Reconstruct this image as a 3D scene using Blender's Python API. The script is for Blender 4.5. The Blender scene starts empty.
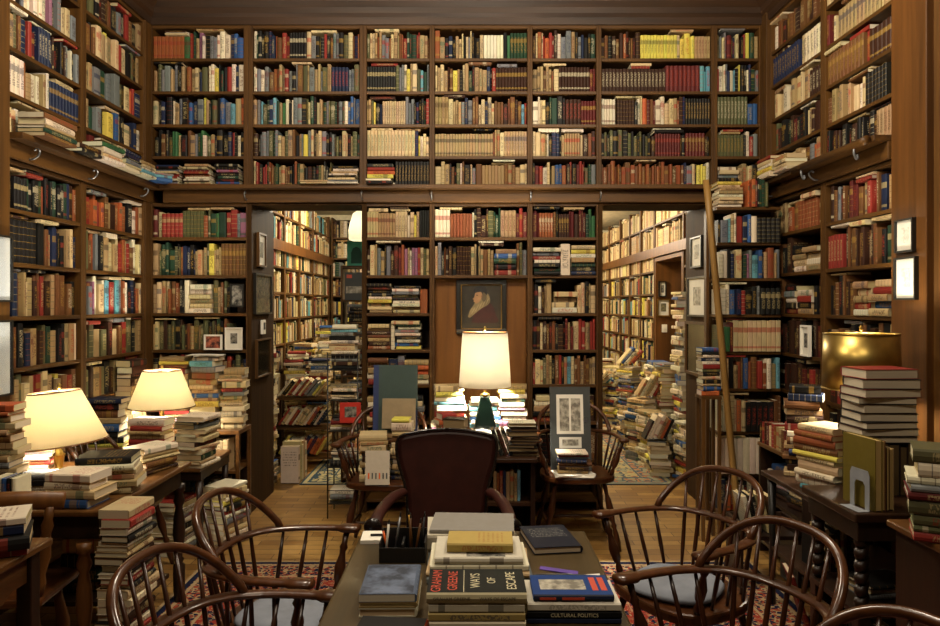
import bpy, math, random
from mathutils import Vector, Matrix
from mathutils.bvhtree import BVHTree

random.seed(11)
R = random.Random(5)
PI = math.pi
scene = bpy.context.scene
COL = scene.collection

# camera model of the place: eye 1.53 m up, looking along +Y
F, H, HY, CX = 720.0, 1.53, 305.0, 470.0


def PX(px, Y):
    return (px - CX) * Y / F


def PZ(py, Y):
    return H - (py - HY) * Y / F


# ---------------------------------------------------------------- materials
def lin(c):
    return c / 12.92 if c <= 0.04045 else ((c + 0.055) / 1.055) ** 2.4


def rgb(h):
    h = h.lstrip('#')
    return tuple(lin(int(h[i:i + 2], 16) / 255) for i in (0, 2, 4))


class NT:
    def __init__(self, name):
        self.m = bpy.data.materials.new(name)
        self.m.use_nodes = True
        self.t = self.m.node_tree
        self.t.nodes.clear()
        self.out = self.n('ShaderNodeOutputMaterial')

    def n(self, typ, **kw):
        nd = self.t.nodes.new(typ)
        for k, v in kw.items():
            setattr(nd, k, v)
        return nd

    def l(self, a, b):
        self.t.links.new(a, b)

    def put(self, sock, val):
        if hasattr(val, 'is_linked'):
            self.l(val, sock)
        elif isinstance(val, (tuple, list)) and len(val) == 3 and sock.type == 'RGBA':
            sock.default_value = (*val, 1)
        else:
            sock.default_value = val

    def math(self, op, a, b=0.0, c=0.0):
        nd = self.n('ShaderNodeMath', operation=op)
        for i, x in enumerate((a, b, c)):
            if i < len(nd.inputs):
                self.put(nd.inputs[i], x)
        return nd.outputs[0]

    def inside(self, x, lo, hi):
        return self.math('MULTIPLY', self.math('GREATER_THAN', x, lo), self.math('LESS_THAN', x, hi))

    def mix(self, fac, a, b, blend='MIX'):
        nd = self.n('ShaderNodeMix', data_type='RGBA', blend_type=blend)
        self.put(nd.inputs[0], fac)
        self.put(nd.inputs[6], a)
        self.put(nd.inputs[7], b)
        return nd.outputs[2]

    def comb(self, x, y, z):
        nd = self.n('ShaderNodeCombineXYZ')
        for i, v in enumerate((x, y, z)):
            self.put(nd.inputs[i], v)
        return nd.outputs[0]

    def noise(self, vec, scale=1.0, detail=2.0, rough=0.5, color=False):
        nd = self.n('ShaderNodeTexNoise')
        if vec is not None:
            self.l(vec, nd.inputs['Vector'])
        nd.inputs['Scale'].default_value = scale
        nd.inputs['Detail'].default_value = detail
        nd.inputs['Roughness'].default_value = rough
        return nd.outputs['Color' if color else 'Fac']

    def coord(self, kind='Object', scale=(1, 1, 1), rot=(0, 0, 0), loc=(0, 0, 0)):
        tc = self.n('ShaderNodeTexCoord')
        mp = self.n('ShaderNodeMapping')
        mp.inputs['Scale'].default_value = scale
        mp.inputs['Rotation'].default_value = rot
        mp.inputs['Location'].default_value = loc
        self.l(tc.outputs[kind], mp.inputs['Vector'])
        return mp.outputs[0]

    def ramp(self, fac, stops):
        nd = self.n('ShaderNodeValToRGB')
        e = nd.color_ramp.elements
        while len(e) < len(stops):
            e.new(0.5)
        for el, (p, c) in zip(e, stops):
            el.position = p
            el.color = (*c, 1)
        self.l(fac, nd.inputs[0])
        return nd.outputs[0]

    def bsdf(self, color, rough=0.5, metal=0.0, spec=0.5, bump=None, bstr=0.2, coat=0.0, emit=None, estr=0.0):
        b = self.n('ShaderNodeBsdfPrincipled')
        self.put(b.inputs['Base Color'], color)
        self.put(b.inputs['Roughness'], rough)
        b.inputs['Metallic'].default_value = metal
        b.inputs['Specular IOR Level'].default_value = spec
        b.inputs['Coat Weight'].default_value = coat
        if emit:
            b.inputs['Emission Color'].default_value = (*emit, 1)
            b.inputs['Emission Strength'].default_value = estr
        if bump is not None:
            bp = self.n('ShaderNodeBump')
            bp.inputs['Strength'].default_value = bstr
            bp.inputs['Distance'].default_value = 0.004
            self.l(bump, bp.inputs['Height'])
            self.l(bp.outputs[0], b.inputs['Normal'])
        self.l(b.outputs[0], self.out.inputs[0])
        return b


def plain(name, c, rough=0.5, metal=0.0, spec=0.5, coat=0.0, var=0.12):
    t = NT(name)
    col = rgb(c)
    nz = t.noise(t.coord(), 18, 3)
    a = tuple(x * (1 - var) for x in col)
    b = tuple(min(1, x * (1 + var)) for x in col)
    t.bsdf(t.ramp(nz, [(0.3, a), (0.7, b)]), rough, metal, spec, bump=nz, bstr=0.05, coat=coat)
    return t.m


def wood(name, dark, light, axis='z', rough=0.42, scale=1.0, coat=0.0, spec=0.4):
    t = NT(name)
    lo, hi = 1.6 * scale, 26 * scale
    s = {'x': (lo, hi, hi), 'y': (hi, lo, hi), 'z': (hi, hi, lo)}[axis]
    v = t.coord('Object', s)
    g = t.noise(v, 1.0, 6, 0.6)
    big = t.noise(t.coord('Object', tuple(x * 0.13 for x in s)), 1.0, 3)
    f = t.math('ADD', t.math('MULTIPLY', g, 0.65), t.math('MULTIPLY', big, 0.35))
    col = t.ramp(f, [(0.34, rgb(dark)), (0.66, rgb(light))])
    t.bsdf(col, rough, spec=spec, bump=g, bstr=0.12, coat=coat)
    return t.m


M = {}
M['case_v'] = wood('walnut_upright', '#321f0b', '#5e3e17', 'z', 0.55, spec=0.25)
M['case_x'] = wood('walnut_board_x', '#321f0b', '#5e3e17', 'x', 0.5, spec=0.3)
M['case_y'] = wood('walnut_board_y', '#321f0b', '#5e3e17', 'y', 0.5, spec=0.3)
M['case_back'] = wood('walnut_back', '#27170a', '#3c2511', 'z', 0.6)
M['panel'] = wood('walnut_panel', '#5c3813', '#8a5a26', 'z', 0.45, 0.6, spec=0.3)
M['chair'] = wood('mahogany', '#221006', '#472510', 'z', 0.28, 1.2, 0.2)
M['chair_x'] = wood('mahogany_rail', '#2b1608', '#5a3216', 'x', 0.28, 1.2, 0.25)
M['honey'] = wood('honey_wood', '#472b11', '#74491f', 'z', 0.4)
M['desk'] = wood('desk_oak', '#2c230f', '#49391b', 'y', 0.42, 0.9, 0.05)
M['desk_v'] = wood('desk_oak_side', '#2f200f', '#4a3418', 'z', 0.5)
M['table'] = wood('table_wood', '#3f2610', '#694520', 'y', 0.34, 0.9, 0.1)
M['ebony'] = wood('black_oak', '#150c07', '#2c1a0d', 'z', 0.4)
M['ebony_x'] = wood('black_oak_top', '#1d110a', '#3a2414', 'x', 0.35)
M['pilaster'] = wood('pilaster_wood', '#43290f', '#6b431c', 'z', 0.45, 0.6, spec=0.3)
M['ladder'] = wood('ladder_wood', '#6e5126', '#94713c', 'z', 0.5, spec=0.3)
M['lining'] = wood('door_lining', '#281a0c', '#432d14', 'z', 0.75, spec=0.08)
M['endgrey'] = plain('bookend_grey', '#8b8f95', 0.5, 0.2)
M['cornice_x'] = wood('dark_cornice_x', '#22150a', '#3c2511', 'x', 0.5)
M['cornice_y'] = wood('dark_cornice_y', '#22150a', '#3c2511', 'y', 0.5)
M['ceiling'] = wood('ceiling_wood', '#2a1a0c', '#45290f', 'x', 0.5)
M['cream_wall'] = plain('cream_paint', '#d8cba8', 0.8)
M['black'] = plain('black_metal', '#15130f', 0.4, 0.0)
M['blackcloth'] = plain('black_plastic', '#0d0c0b', 0.5)
M['gold'] = plain('gilt', '#a07d3a', 0.35, 0.9)
M['brass'] = plain('polished_brass', '#ab914f', 0.34, 1.0)
M['steel'] = plain('grey_steel', '#8d9094', 0.35, 0.9)
M['silver'] = plain('silver_glaze', '#b9b6ab', 0.2, 0.6)
M['white'] = plain('white_paper', '#e9e4d6', 0.75, var=0.04)
M['mount'] = plain('mount_board', '#d9d5c8', 0.8, var=0.04)
M['blueprint'] = plain('pale_blue_paper', '#cfd8de', 0.8, var=0.03)
M['leather'] = plain('oxblood_leather', '#35160f', 0.45, var=0.2, spec=0.35)
M['leather_black'] = plain('black_leather', '#17110e', 0.25, coat=0.3)
M['cushion'] = plain('grey_blue_cloth', '#7d828c', 0.9, spec=0.1)
M['greenglass'] = plain('dark_green_glaze', '#0b1812', 0.15, coat=0.5)
M['greyboard'] = plain('charcoal_board', '#3d403f', 0.7, var=0.06)
M['greenboard'] = plain('slate_green_board', '#33443f', 0.7, var=0.06)
M['navy'] = plain('navy_cloth', '#22305a', 0.6)
M['red'] = plain('bright_red', '#b02a1e', 0.5)
M['teal'] = plain('teal_paint', '#45b39c', 0.5)
M['creamgloss'] = plain('cream_shade_cloth', '#efe6c2', 0.7)
M['purple'] = plain('purple_ribbon', '#5b3f98', 0.6)
M['kraft'] = plain('brown_print_paper', '#8c7a5c', 0.7)
M['orange'] = plain('orange_plastic', '#e0621c', 0.4)
M['letter_red'] = plain('letter_red', '#c2452b', 0.5, var=0.02)
M['letter_cream'] = plain('letter_cream', '#cfc6a2', 0.5, var=0.02)
M['letter_dark'] = plain('letter_dark', '#5b5446', 0.6, var=0.02)
M['mirror'] = plain('picture_glass', '#5c5644', 0.08, 0.85)


def shade_mat(name, c, transl=0.62):
    t = NT(name)
    nz = t.noise(t.coord('Object', (120, 120, 120)), 1, 2)
    col = t.mix(t.math('MULTIPLY', nz, 0.25), rgb(c), tuple(x * 0.8 for x in rgb(c)))
    d = t.n('ShaderNodeBsdfDiffuse')
    tr = t.n('ShaderNodeBsdfTranslucent')
    t.put(d.inputs[0], col)
    t.put(tr.inputs[0], col)
    mx = t.n('ShaderNodeMixShader')
    mx.inputs[0].default_value = transl
    t.l(d.outputs[0], mx.inputs[1])
    t.l(tr.outputs[0], mx.inputs[2])
    t.l(mx.outputs[0], t.out.inputs[0])
    return t.m


M['shade_yellow'] = shade_mat('parchment_shade', '#fbf3d8')
M['shade_cream'] = shade_mat('linen_shade', '#fbf6e8')


def bulb_mat():
    t = NT('lit_bulb')
    e = t.n('ShaderNodeEmission')
    e.inputs[0].default_value = (1, .78, .48, 1)
    e.inputs[1].default_value = 12
    t.l(e.outputs[0], t.out.inputs[0])
    return t.m


M['bulb'] = bulb_mat()


def glass_mat():
    t = NT('picture_pane')
    g = t.n('ShaderNodeBsdfGlossy')
    g.inputs['Roughness'].default_value = 0.05
    tr = t.n('ShaderNodeBsdfTransparent')
    mx = t.n('ShaderNodeMixShader')
    mx.inputs[0].default_value = 0.12
    t.l(tr.outputs[0], mx.inputs[1])
    t.l(g.outputs[0], mx.inputs[2])
    t.l(mx.outputs[0], t.out.inputs[0])
    return t.m


M['pane'] = glass_mat()


def floor_mat():
    t = NT('parquet')
    v = t.coord('Object', (1, 1, 1), (0, 0, 0))
    br = t.n('ShaderNodeTexBrick')
    t.l(v, br.inputs['Vector'])
    br.offset = 0.5
    br.inputs['Color1'].default_value = (*rgb('#b08a4c'), 1)
    br.inputs['Color2'].default_value = (*rgb('#7f5a2b'), 1)
    br.inputs['Mortar'].default_value = (*rgb('#3a2610'), 1)
    br.inputs['Scale'].default_value = 1.0
    br.inputs['Brick Width'].default_value = 0.3
    br.inputs['Row Height'].default_value = 0.085
    br.inputs['Mortar Size'].default_value = 0.003
    br.inputs['Bias'].default_value = 0.0
    g = t.noise(t.coord('Object', (7, 60, 1)), 1, 5, 0.6)
    col = t.mix(t.math('MULTIPLY', g, 0.55), br.outputs[0], rgb('#5b3f1e'))
    t.bsdf(col, 0.38, spec=0.4, bump=g, bstr=0.06)
    return t.m


M['floor'] = floor_mat()


def rug_mat(name, hx, hy, ground, dark, light, accent, cell=9.0):
    """mirrored knotted-rug pattern with a striped border; object coordinates from the rug centre"""
    t = NT(name)
    tc = t.n('ShaderNodeTexCoord')
    sp = t.n('ShaderNodeSeparateXYZ')
    t.l(tc.outputs['Object'], sp.inputs[0])
    ax = t.math('ABSOLUTE', sp.outputs[0])
    ay = t.math('ABSOLUTE', sp.outputs[1])
    px = t.math('PINGPONG', ax, 0.31)
    py = t.math('PINGPONG', ay, 0.31)
    vec = t.comb(t.math('MULTIPLY', px, cell), t.math('MULTIPLY', py, cell), 0.0)
    vo = t.n('ShaderNodeTexVoronoi', feature='F1')
    vo.inputs['Scale'].default_value = 1.9
    t.l(vec, vo.inputs['Vector'])
    n1 = t.noise(vec, 1.7, 1.5)
    n2 = t.noise(vec, 3.1, 1)
    c = t.mix(t.math('GREATER_THAN', n1, 0.52), rgb(ground), rgb(dark))
    c = t.mix(t.math('LESS_THAN', vo.outputs['Distance'], 0.24), c, rgb(accent))
    c = t.mix(t.inside(n2, 0.55, 0.62), c, rgb(light))
    c = t.mix(t.math('LESS_THAN', vo.outputs['Distance'], 0.1), c, rgb(light))
    ex = t.math('SUBTRACT', hx, ax)
    ey = t.math('SUBTRACT', hy, ay)
    e = t.math('MINIMUM', ex, ey)
    b = t.mix(t.math('GREATER_THAN', n2, 0.5), rgb(dark), rgb(accent))
    b = t.mix(t.inside(n1, 0.45, 0.53), b, rgb(light))
    c = t.mix(t.math('LESS_THAN', e, 0.24), c, b)
    c = t.mix(t.inside(e, 0.235, 0.25), c, rgb(light))
    c = t.mix(t.inside(e, 0.055, 0.075), c, rgb(light))
    c = t.mix(t.math('LESS_THAN', e, 0.05), c, rgb(dark))
    c = t.mix(t.math('LESS_THAN', e, 0.018), c, rgb(light))
    fz = t.noise(t.coord('Object', (220, 220, 1)), 1, 1)
    c = t.mix(0.25, c, t.mix(fz, (0, 0, 0), c), 'MIX')
    t.bsdf(c, 0.95, spec=0.05, bump=fz, bstr=0.2)
    return t.m


def book_mats():
    t = NT('book_cover')
    col = t.n('ShaderNodeAttribute', attribute_name='Col')
    acc = t.n('ShaderNodeAttribute', attribute_name='Acc')
    uv = t.n('ShaderNodeUVMap', uv_map='UVMap')
    sp = t.n('ShaderNodeSeparateXYZ')
    t.l(uv.outputs[0], sp.inputs[0])
    u, v = sp.outputs[0], sp.outputs[1]
    a = acc.outputs['Alpha']
    sm = t.inside(u, -0.2, 1.2)
    fm = t.math('GREATER_THAN', u, 1.8)
    fu = t.math('FRACT', u)
    tn = t.noise(t.comb(t.math('MULTIPLY', u, 4.0), t.math('MULTIPLY', v, 48.0), t.math('MULTIPLY', a, 91.0)), 1.0, 1.0)
    text = t.math('MULTIPLY', t.math('GREATER_THAN', tn, 0.5),
                  t.math('MULTIPLY', t.inside(v, 0.22, 0.84), t.inside(fu, 0.27, 0.73)))
    text = t.math('MULTIPLY', text, t.inside(a, 0.12, 0.62))
    lab = t.math('MULTIPLY', t.inside(v, 0.62, 0.78), t.inside(a, 0.5, 0.84))
    lab2 = t.math('MULTIPLY', t.inside(v, 0.1, 0.17), t.inside(a, 0.62, 0.8))
    ban = t.math('GREATER_THAN', t.math('ABSOLUTE', t.math('SUBTRACT', t.math('FRACT', t.math('MULTIPLY', v, 6.0)), 0.5)), 0.455)
    ban = t.math('MULTIPLY', ban, t.math('GREATER_THAN', a, 0.8))
    ms = t.math('MAXIMUM', t.math('MAXIMUM', text, lab), t.math('MAXIMUM', lab2, ban))
    ms = t.math('MULTIPLY', ms, sm)
    # front boards: a few lines of type
    ln = t.math('GREATER_THAN', t.math('FRACT', t.math('MULTIPLY', v, 14.0)), 0.55)
    fn = t.noise(t.comb(t.math('MULTIPLY', u, 34.0), t.math('FLOOR', t.math('MULTIPLY', v, 14.0)), t.math('MULTIPLY', a, 77.0)), 1.0, 1.0)
    ft = t.math('MULTIPLY', ln, t.math('GREATER_THAN', fn, 0.5))
    ft = t.math('MULTIPLY', ft, t.math('MULTIPLY', t.inside(v, 0.45, 0.85), t.inside(fu, 0.15, 0.85)))
    ft = t.math('MULTIPLY', t.math('MULTIPLY', ft, fm), t.inside(a, 0.12, 0.8))
    m = t.math('MULTIPLY', t.math('MAXIMUM', ms, ft), 0.62)
    c = t.mix(m, col.outputs[0], acc.outputs[0])
    wn = t.noise(t.coord('Object', (30, 30, 30)), 1.0, 4, 0.65)
    c = t.mix(t.math('MULTIPLY', wn, 0.5), c, t.mix(1.0, c, (.55, .5, .42), 'MULTIPLY'))
    t.bsdf(c, 0.55, spec=0.2)
    cover = t.m

    t = NT('book_pages')
    pc = t.n('ShaderNodeAttribute', attribute_name='Col')
    uv = t.n('ShaderNodeUVMap', uv_map='UVMap')
    sp = t.n('ShaderNodeSeparateXYZ')
    t.l(uv.outputs[0], sp.inputs[0])
    nz = t.noise(t.comb(t.math('MULTIPLY', sp.outputs[0], 3.0), t.math('MULTIPLY', sp.outputs[1], 900.0), 0.0), 1.0, 3, 0.7)
    c = t.mix(t.math('MULTIPLY', nz, 0.6), pc.outputs[0], t.mix(0.6, pc.outputs[0], rgb('#6e5c3c')))
    t.bsdf(c, 0.85, spec=0.1, bump=nz, bstr=0.25)
    return cover, t.m


M['cover'], M['pages'] = book_mats()


# ---------------------------------------------------------------- meshes
class MB:
    def __init__(self):
        self.v, self.f, self.s = [], [], []

    def add(self, vs, fs, smooth=False, mat=None):
        b = len(self.v)
        self.v += [tuple(mat @ Vector(p)) if mat else tuple(p) for p in vs]
        self.f += [tuple(b + i for i in q) for q in fs]
        self.s += [smooth] * len(fs)
        return self

    def box(self, x0, x1, y0, y1, z0, z1, mat=None):
        vs = [(x, y, z) for z in (z0, z1) for y in (y0, y1) for x in (x0, x1)]
        return self.add(vs, [(0, 2, 3, 1), (4, 5, 7, 6), (0, 1, 5, 4), (2, 6, 7, 3), (0, 4, 6, 2), (1, 3, 7, 5)], False, mat)

    def lathe(self, prof, n=20, mat=None, cap=True):
        vs, fs = [], []
        for r, z in prof:
            vs += [(r * math.cos(2 * PI * i / n), r * math.sin(2 * PI * i / n), z) for i in range(n)]
        for k in range(len(prof) - 1):
            for i in range(n):
                j = (i + 1) % n
                fs.append((k * n + i, k * n + j, (k + 1) * n + j, (k + 1) * n + i))
        if cap:
            fs.append(tuple(reversed(range(n))))
            fs.append(tuple((len(prof) - 1) * n + i for i in range(n)))
        return self.add(vs, fs, True, mat)

    def prism(self, poly, z0, z1, mat=None, smooth=False):
        n = len(poly)
        vs = [(x, y, z0) for x, y in poly] + [(x, y, z1) for x, y in poly]
        fs = [(i, (i + 1) % n, n + (i + 1) % n, n + i) for i in range(n)]
        fs += [tuple(reversed(range(n))), tuple(range(n, 2 * n))]
        return self.add(vs, fs, smooth, mat)

    def tube(self, pts, rad, n=10, flat=None, mat=None):
        """swept tube; flat=(w,h): cross-section half sizes multiplied, h along world up"""
        P = [Vector(p) for p in pts]
        N = len(P)
        if not isinstance(rad, (list, tuple)):
            rad = [rad] * N
        vs, fs = [], []
        prev = None
        for i in range(N):
            tg = (P[min(i + 1, N - 1)] - P[max(i - 1, 0)]).normalized()
            if flat:
                a = tg.cross(Vector((0, 0, 1)))
                a = a.normalized() if a.length > 1e-4 else Vector((1, 0, 0))
                b = a.cross(tg).normalized()
                wa, wb = flat
            else:
                if prev is None:
                    prev = tg.orthogonal().normalized()
                a = (prev - tg * prev.dot(tg))
                a = a.normalized() if a.length > 1e-6 else tg.orthogonal().normalized()
                prev = a
                b = tg.cross(a)
                wa = wb = 1.0
            for k in range(n):
                th = 2 * PI * k / n
                vs.append(P[i] + a * (math.cos(th) * rad[i] * wa) + b * (math.sin(th) * rad[i] * wb))
        for i in range(N - 1):
            for k in range(n):
                j = (k + 1) % n
                fs.append((i * n + k, i * n + j, (i + 1) * n + j, (i + 1) * n + k))
        fs.append(tuple(reversed(range(n))))
        fs.append(tuple((N - 1) * n + k for k in range(n)))
        return self.add(vs, fs, True, mat)

    def build(self, name, mat, parent=None, bevel=0.0, sub=0, smooth=None):
        me = bpy.data.meshes.new(name)
        me.from_pydata(self.v, [], self.f)
        me.polygons.foreach_set('use_smooth', self.s if smooth is None else [smooth] * len(self.f))
        me.materials.append(mat)
        me.update()
        o = bpy.data.objects.new(name, me)
        COL.objects.link(o)
        o.parent = parent
        if bevel:
            bv = o.modifiers.new('bevel', 'BEVEL')
            bv.width = bevel
            bv.segments = 2
            bv.limit_method = 'ANGLE'
        if sub:
            sb = o.modifiers.new('subsurf', 'SUBSURF')
            sb.levels = sb.render_levels = sub
        return o


def thing(name, label, cat, loc=(0, 0, 0), rz=0.0, group=None):
    o = bpy.data.objects.new(name, None)
    o.empty_display_size = 0.1
    COL.objects.link(o)
    o.location = loc
    o.rotation_euler = (0, 0, rz)
    return tag(o, label, cat, group)


def tag(o, label, cat, group=None):
    o['label'] = label
    o['category'] = cat
    if group:
        o['group'] = group
    return o


def struct(o, label=None):
    o['kind'] = 'structure'
    if label:
        o['label'] = label
    return o


def copy_tree(o, parent=None):
    c = o.copy()
    COL.objects.link(c)
    c.parent = parent
    for ch in [x for x in COL.objects if x.parent == o]:
        copy_tree(ch, c)
    return c


def boxo(name, x0, x1, y0, y1, z0, z1, mat, parent=None, bevel=0.0):
    return MB().box(x0, x1, y0, y1, z0, z1).build(name, mat, parent, bevel)


def smooth_path(pts, k=6):
    P = [Vector(p) for p in pts]
    out = []
    for i in range(len(P) - 1):
        p0, p1, p2, p3 = P[max(i - 1, 0)], P[i], P[i + 1], P[min(i + 2, len(P) - 1)]
        for j in range(k):
            t = j / k
            out.append(0.5 * ((2 * p1) + (p2 - p0) * t + (2 * p0 - 5 * p1 + 4 * p2 - p3) * t * t + (3 * p1 - p0 - 3 * p2 + p3) * t ** 3))
    out.append(P[-1])
    return out


def turned(p0, p1, prof, n=10):
    """tube from p0 to p1 whose radius follows prof [(t, r)]"""
    a, b = Vector(p0), Vector(p1)
    return MB().tube([a.lerp(b, t) for t, r in prof], [r for t, r in prof], n)


# ---------------------------------------------------------------- books
PAL = {
    'w': ('#dfd3b6', 'white'), 'c': ('#cdb683', 'cream'), 't': ('#a78a5b', 'tan'), 'b': ('#6f4723', 'brown'),
    'd': ('#3a2215', 'chocolate'), 'r': ('#902a20', 'red'), 'm': ('#5e1f1c', 'maroon'), 'o': ('#bf5c24', 'orange'),
    'y': ('#d8c740', 'yellow'), 'g': ('#22402f', 'bottle-green'), 'e': ('#5a5a38', 'olive'), 'G': ('#35693c', 'green'),
    'n': ('#1f2a48', 'navy'), 'u': ('#2c568f', 'blue'), 'l': ('#5fa0b0', 'turquoise'), 'k': ('#1b1a19', 'black'),
    's': ('#75787a', 'grey'), 'p': ('#96617c', 'pink'), 'a': ('#8d4a22', 'rust'),
}
DARK = set('dmgnkbeaur')
BOOKS = []


def jit(h, amt=0.14):
    c = rgb(h)
    k = 1 + R.uniform(-amt, amt)
    g = 0.3 * c[0] + 0.59 * c[1] + 0.11 * c[2]
    return tuple(max(0.003, min(0.95, (0.9 * x + 0.1 * g) * k * 0.92 * (1 + R.uniform(-0.06, 0.06)))) for x in c)


def accent(ch):
    if ch in DARK:
        return rgb(R.choice(['#967738', '#a8976a', '#b9ae90', '#967738', '#8a3526']))
    return rgb(R.choice(['#2a2a2c', '#5e1f1c', '#a32e22', '#1f2a48', '#3a2215', '#2f5d48']))


def page_col():
    return jit(R.choice(['#d9cba4', '#d2c096', '#e3d9bd', '#c6b184']), 0.08)


def put_book(mat, L, W, T, ch, label, hard=None, style=None, acc=None, col=None, page=None, spine=None):
    hard = R.random() < 0.6 if hard is None else hard
    BOOKS.append(dict(m=mat, L=L, W=W, T=T, ch=ch, label=label, hard=hard,
                      col=col or jit(PAL[ch][0]), acc=acc or accent(ch), style=R.random() if style is None else style,
                      page=page or page_col(), spine=spine, name=PAL[ch][1]))
    return BOOKS[-1]


ORD = ('first second third fourth fifth sixth seventh eighth ninth tenth eleventh twelfth thirteenth fourteenth fifteenth '
       'sixteenth seventeenth eighteenth nineteenth').split()
TENS = ['', '', 'twent', 'thirt', 'fort', 'fift', 'sixt']


def ordw(i):
    i += 1
    if i < 20:
        return ORD[i - 1]
    t, u = divmod(i, 10)
    return TENS[t] + 'ieth' if u == 0 else TENS[t] + 'y-' + ORD[u - 1]


def basis(x, y, z, o):
    m = Matrix.Identity(4)
    for i, c in enumerate((x, y, z, o)):
        for j in range(3):
            m[j][i] = c[j]
    return m


def book_geo(b, part):
    """vertices and faces with per-face colour, accent and per-corner uv, in the book's own frame"""
    L, W, T = b['L'], b['W'], b['T']
    if b['hard']:
        o, t, r = 0.003, min(0.0026, T * 0.2), 0.0025
    else:
        o, t, r = 0.0004, min(0.001, T * 0.15), 0.0
    if part == 'cover':
        prof = [(W, 0), (0.004, 0), (0.0, 0.16 * T), (-r, 0.5 * T), (0.0, 0.84 * T), (0.004, T), (W, T),
                (W, T - t), (0.0055, T - t), (0.0055, t), (W, t)]
        n = len(prof)
        vs = [(0, y, z) for y, z in prof] + [(L, y, z) for y, z in prof]
        fs, uv = [], []
        for i in range(n):
            j = (i + 1) % n
            fs.append((i, j, n + j, n + i))
            if 1 <= i <= 4:
                u0, u1 = (i - 1) / 4, i / 4
                uv.append([(u0, 0), (u1, 0), (u1, 1), (u0, 1)])
            elif i in (0, 5):
                u0, u1 = (2.95, 2.05) if i == 0 else (2.05, 2.95)
                uv.append([(u0, 0), (u1, 0), (u1, 1), (u0, 1)])
            else:
                uv.append([(-1, 0)] * 4)
        fs.append(tuple(range(n)))
        fs.append(tuple(reversed(range(n, 2 * n))))
        uv += [[(-1, 0)] * n] * 2
        cols = [b['spine'] if (b['spine'] and 1 <= i <= 4) else b['col'] for i in range(len(fs))]
        return vs, fs, uv, cols
    x0, x1, y0, y1, z0, z1 = o, L - o, 0.0045, W - o, t, T - t
    vs = [(x, y, z) for z in (z0, z1) for y in (y0, y1) for x in (x0, x1)]
    fs = [(0, 2, 3, 1), (4, 5, 7, 6), (0, 1, 5, 4), (2, 6, 7, 3), (0, 4, 6, 2), (1, 3, 7, 5)]
    uv = []
    for q in fs:
        uv.append([(vs[i][0] + vs[i][1], vs[i][2]) for i in q])
    return vs, fs, uv, [b['page']] * 6


def mesh_of(name, parts, mats):
    """parts: list of (vs, fs, uv, cols, acc+alpha, material index)"""
    V, Fc, U, C, A, MI = [], [], [], [], [], []
    for vs, fs, uv, cols, acc, mi in parts:
        b = len(V)
        V += vs
        for q, w, c in zip(fs, uv, cols):
            Fc.append(tuple(b + i for i in q))
            for p in w:
                U += p
            C += [c[0], c[1], c[2], 1.0]
            A += acc
            MI.append(mi)
    me = bpy.data.meshes.new(name)
    me.from_pydata(V, [], Fc)
    for m in mats:
        me.materials.append(m)
    me.polygons.foreach_set('material_index', MI)
    ul = me.uv_layers.new(name='UVMap')
    ul.data.foreach_set('uv', U)
    ca = me.attributes.new('Col', 'FLOAT_COLOR', 'FACE')
    ca.data.foreach_set('color', C)
    cb = me.attributes.new('Acc', 'FLOAT_COLOR', 'FACE')
    cb.data.foreach_set('color', A)
    me.update()
    return me


# ------------------------------------------------------------- shelf planes: a runs along the wall, d into it
PL = {
    'back': (lambda a, d, z: Vector((a, 5.3 + d, z)), Vector((1, 0, 0)), Vector((0, 1, 0))),
    'left': (lambda a, d, z: Vector((-2.355 - d, a, z)), Vector((0, 1, 0)), Vector((-1, 0, 0))),
    'right': (lambda a, d, z: Vector((2.17 + d, a, z)), Vector((0, -1, 0)), Vector((1, 0, 0))),
    'narrow': (lambda a, d, z: Vector((a, 4.95 + d, z)), Vector((1, 0, 0)), Vector((0, 1, 0))),
    'lroom': (lambda a, d, z: Vector((-1.9 - d, a, z)), Vector((0, 1, 0)), Vector((-1, 0, 0))),
    'rroom': (lambda a, d, z: Vector((2.1 + d, a, z)), Vector((0, -1, 0)), Vector((1, 0, 0))),
    'lfar': (lambda a, d, z: Vector((a, 9.8 + d, z)), Vector((1, 0, 0)), Vector((0, 1, 0))),
    'rfar': (lambda a, d, z: Vector((a, 11.9 + d, z)), Vector((1, 0, 0)), Vector((0, 1, 0))),
}
UP = Vector((0, 0, 1))


def tokens(s):
    out, i = [], 0
    while i < len(s):
        if s[i] == '[':
            j = s.index(']', i)
            out.append(s[i:j + 1])
            i = j + 1
        else:
            if s[i] != ' ':
                out.append(s[i])
            i += 1
    return out


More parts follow.
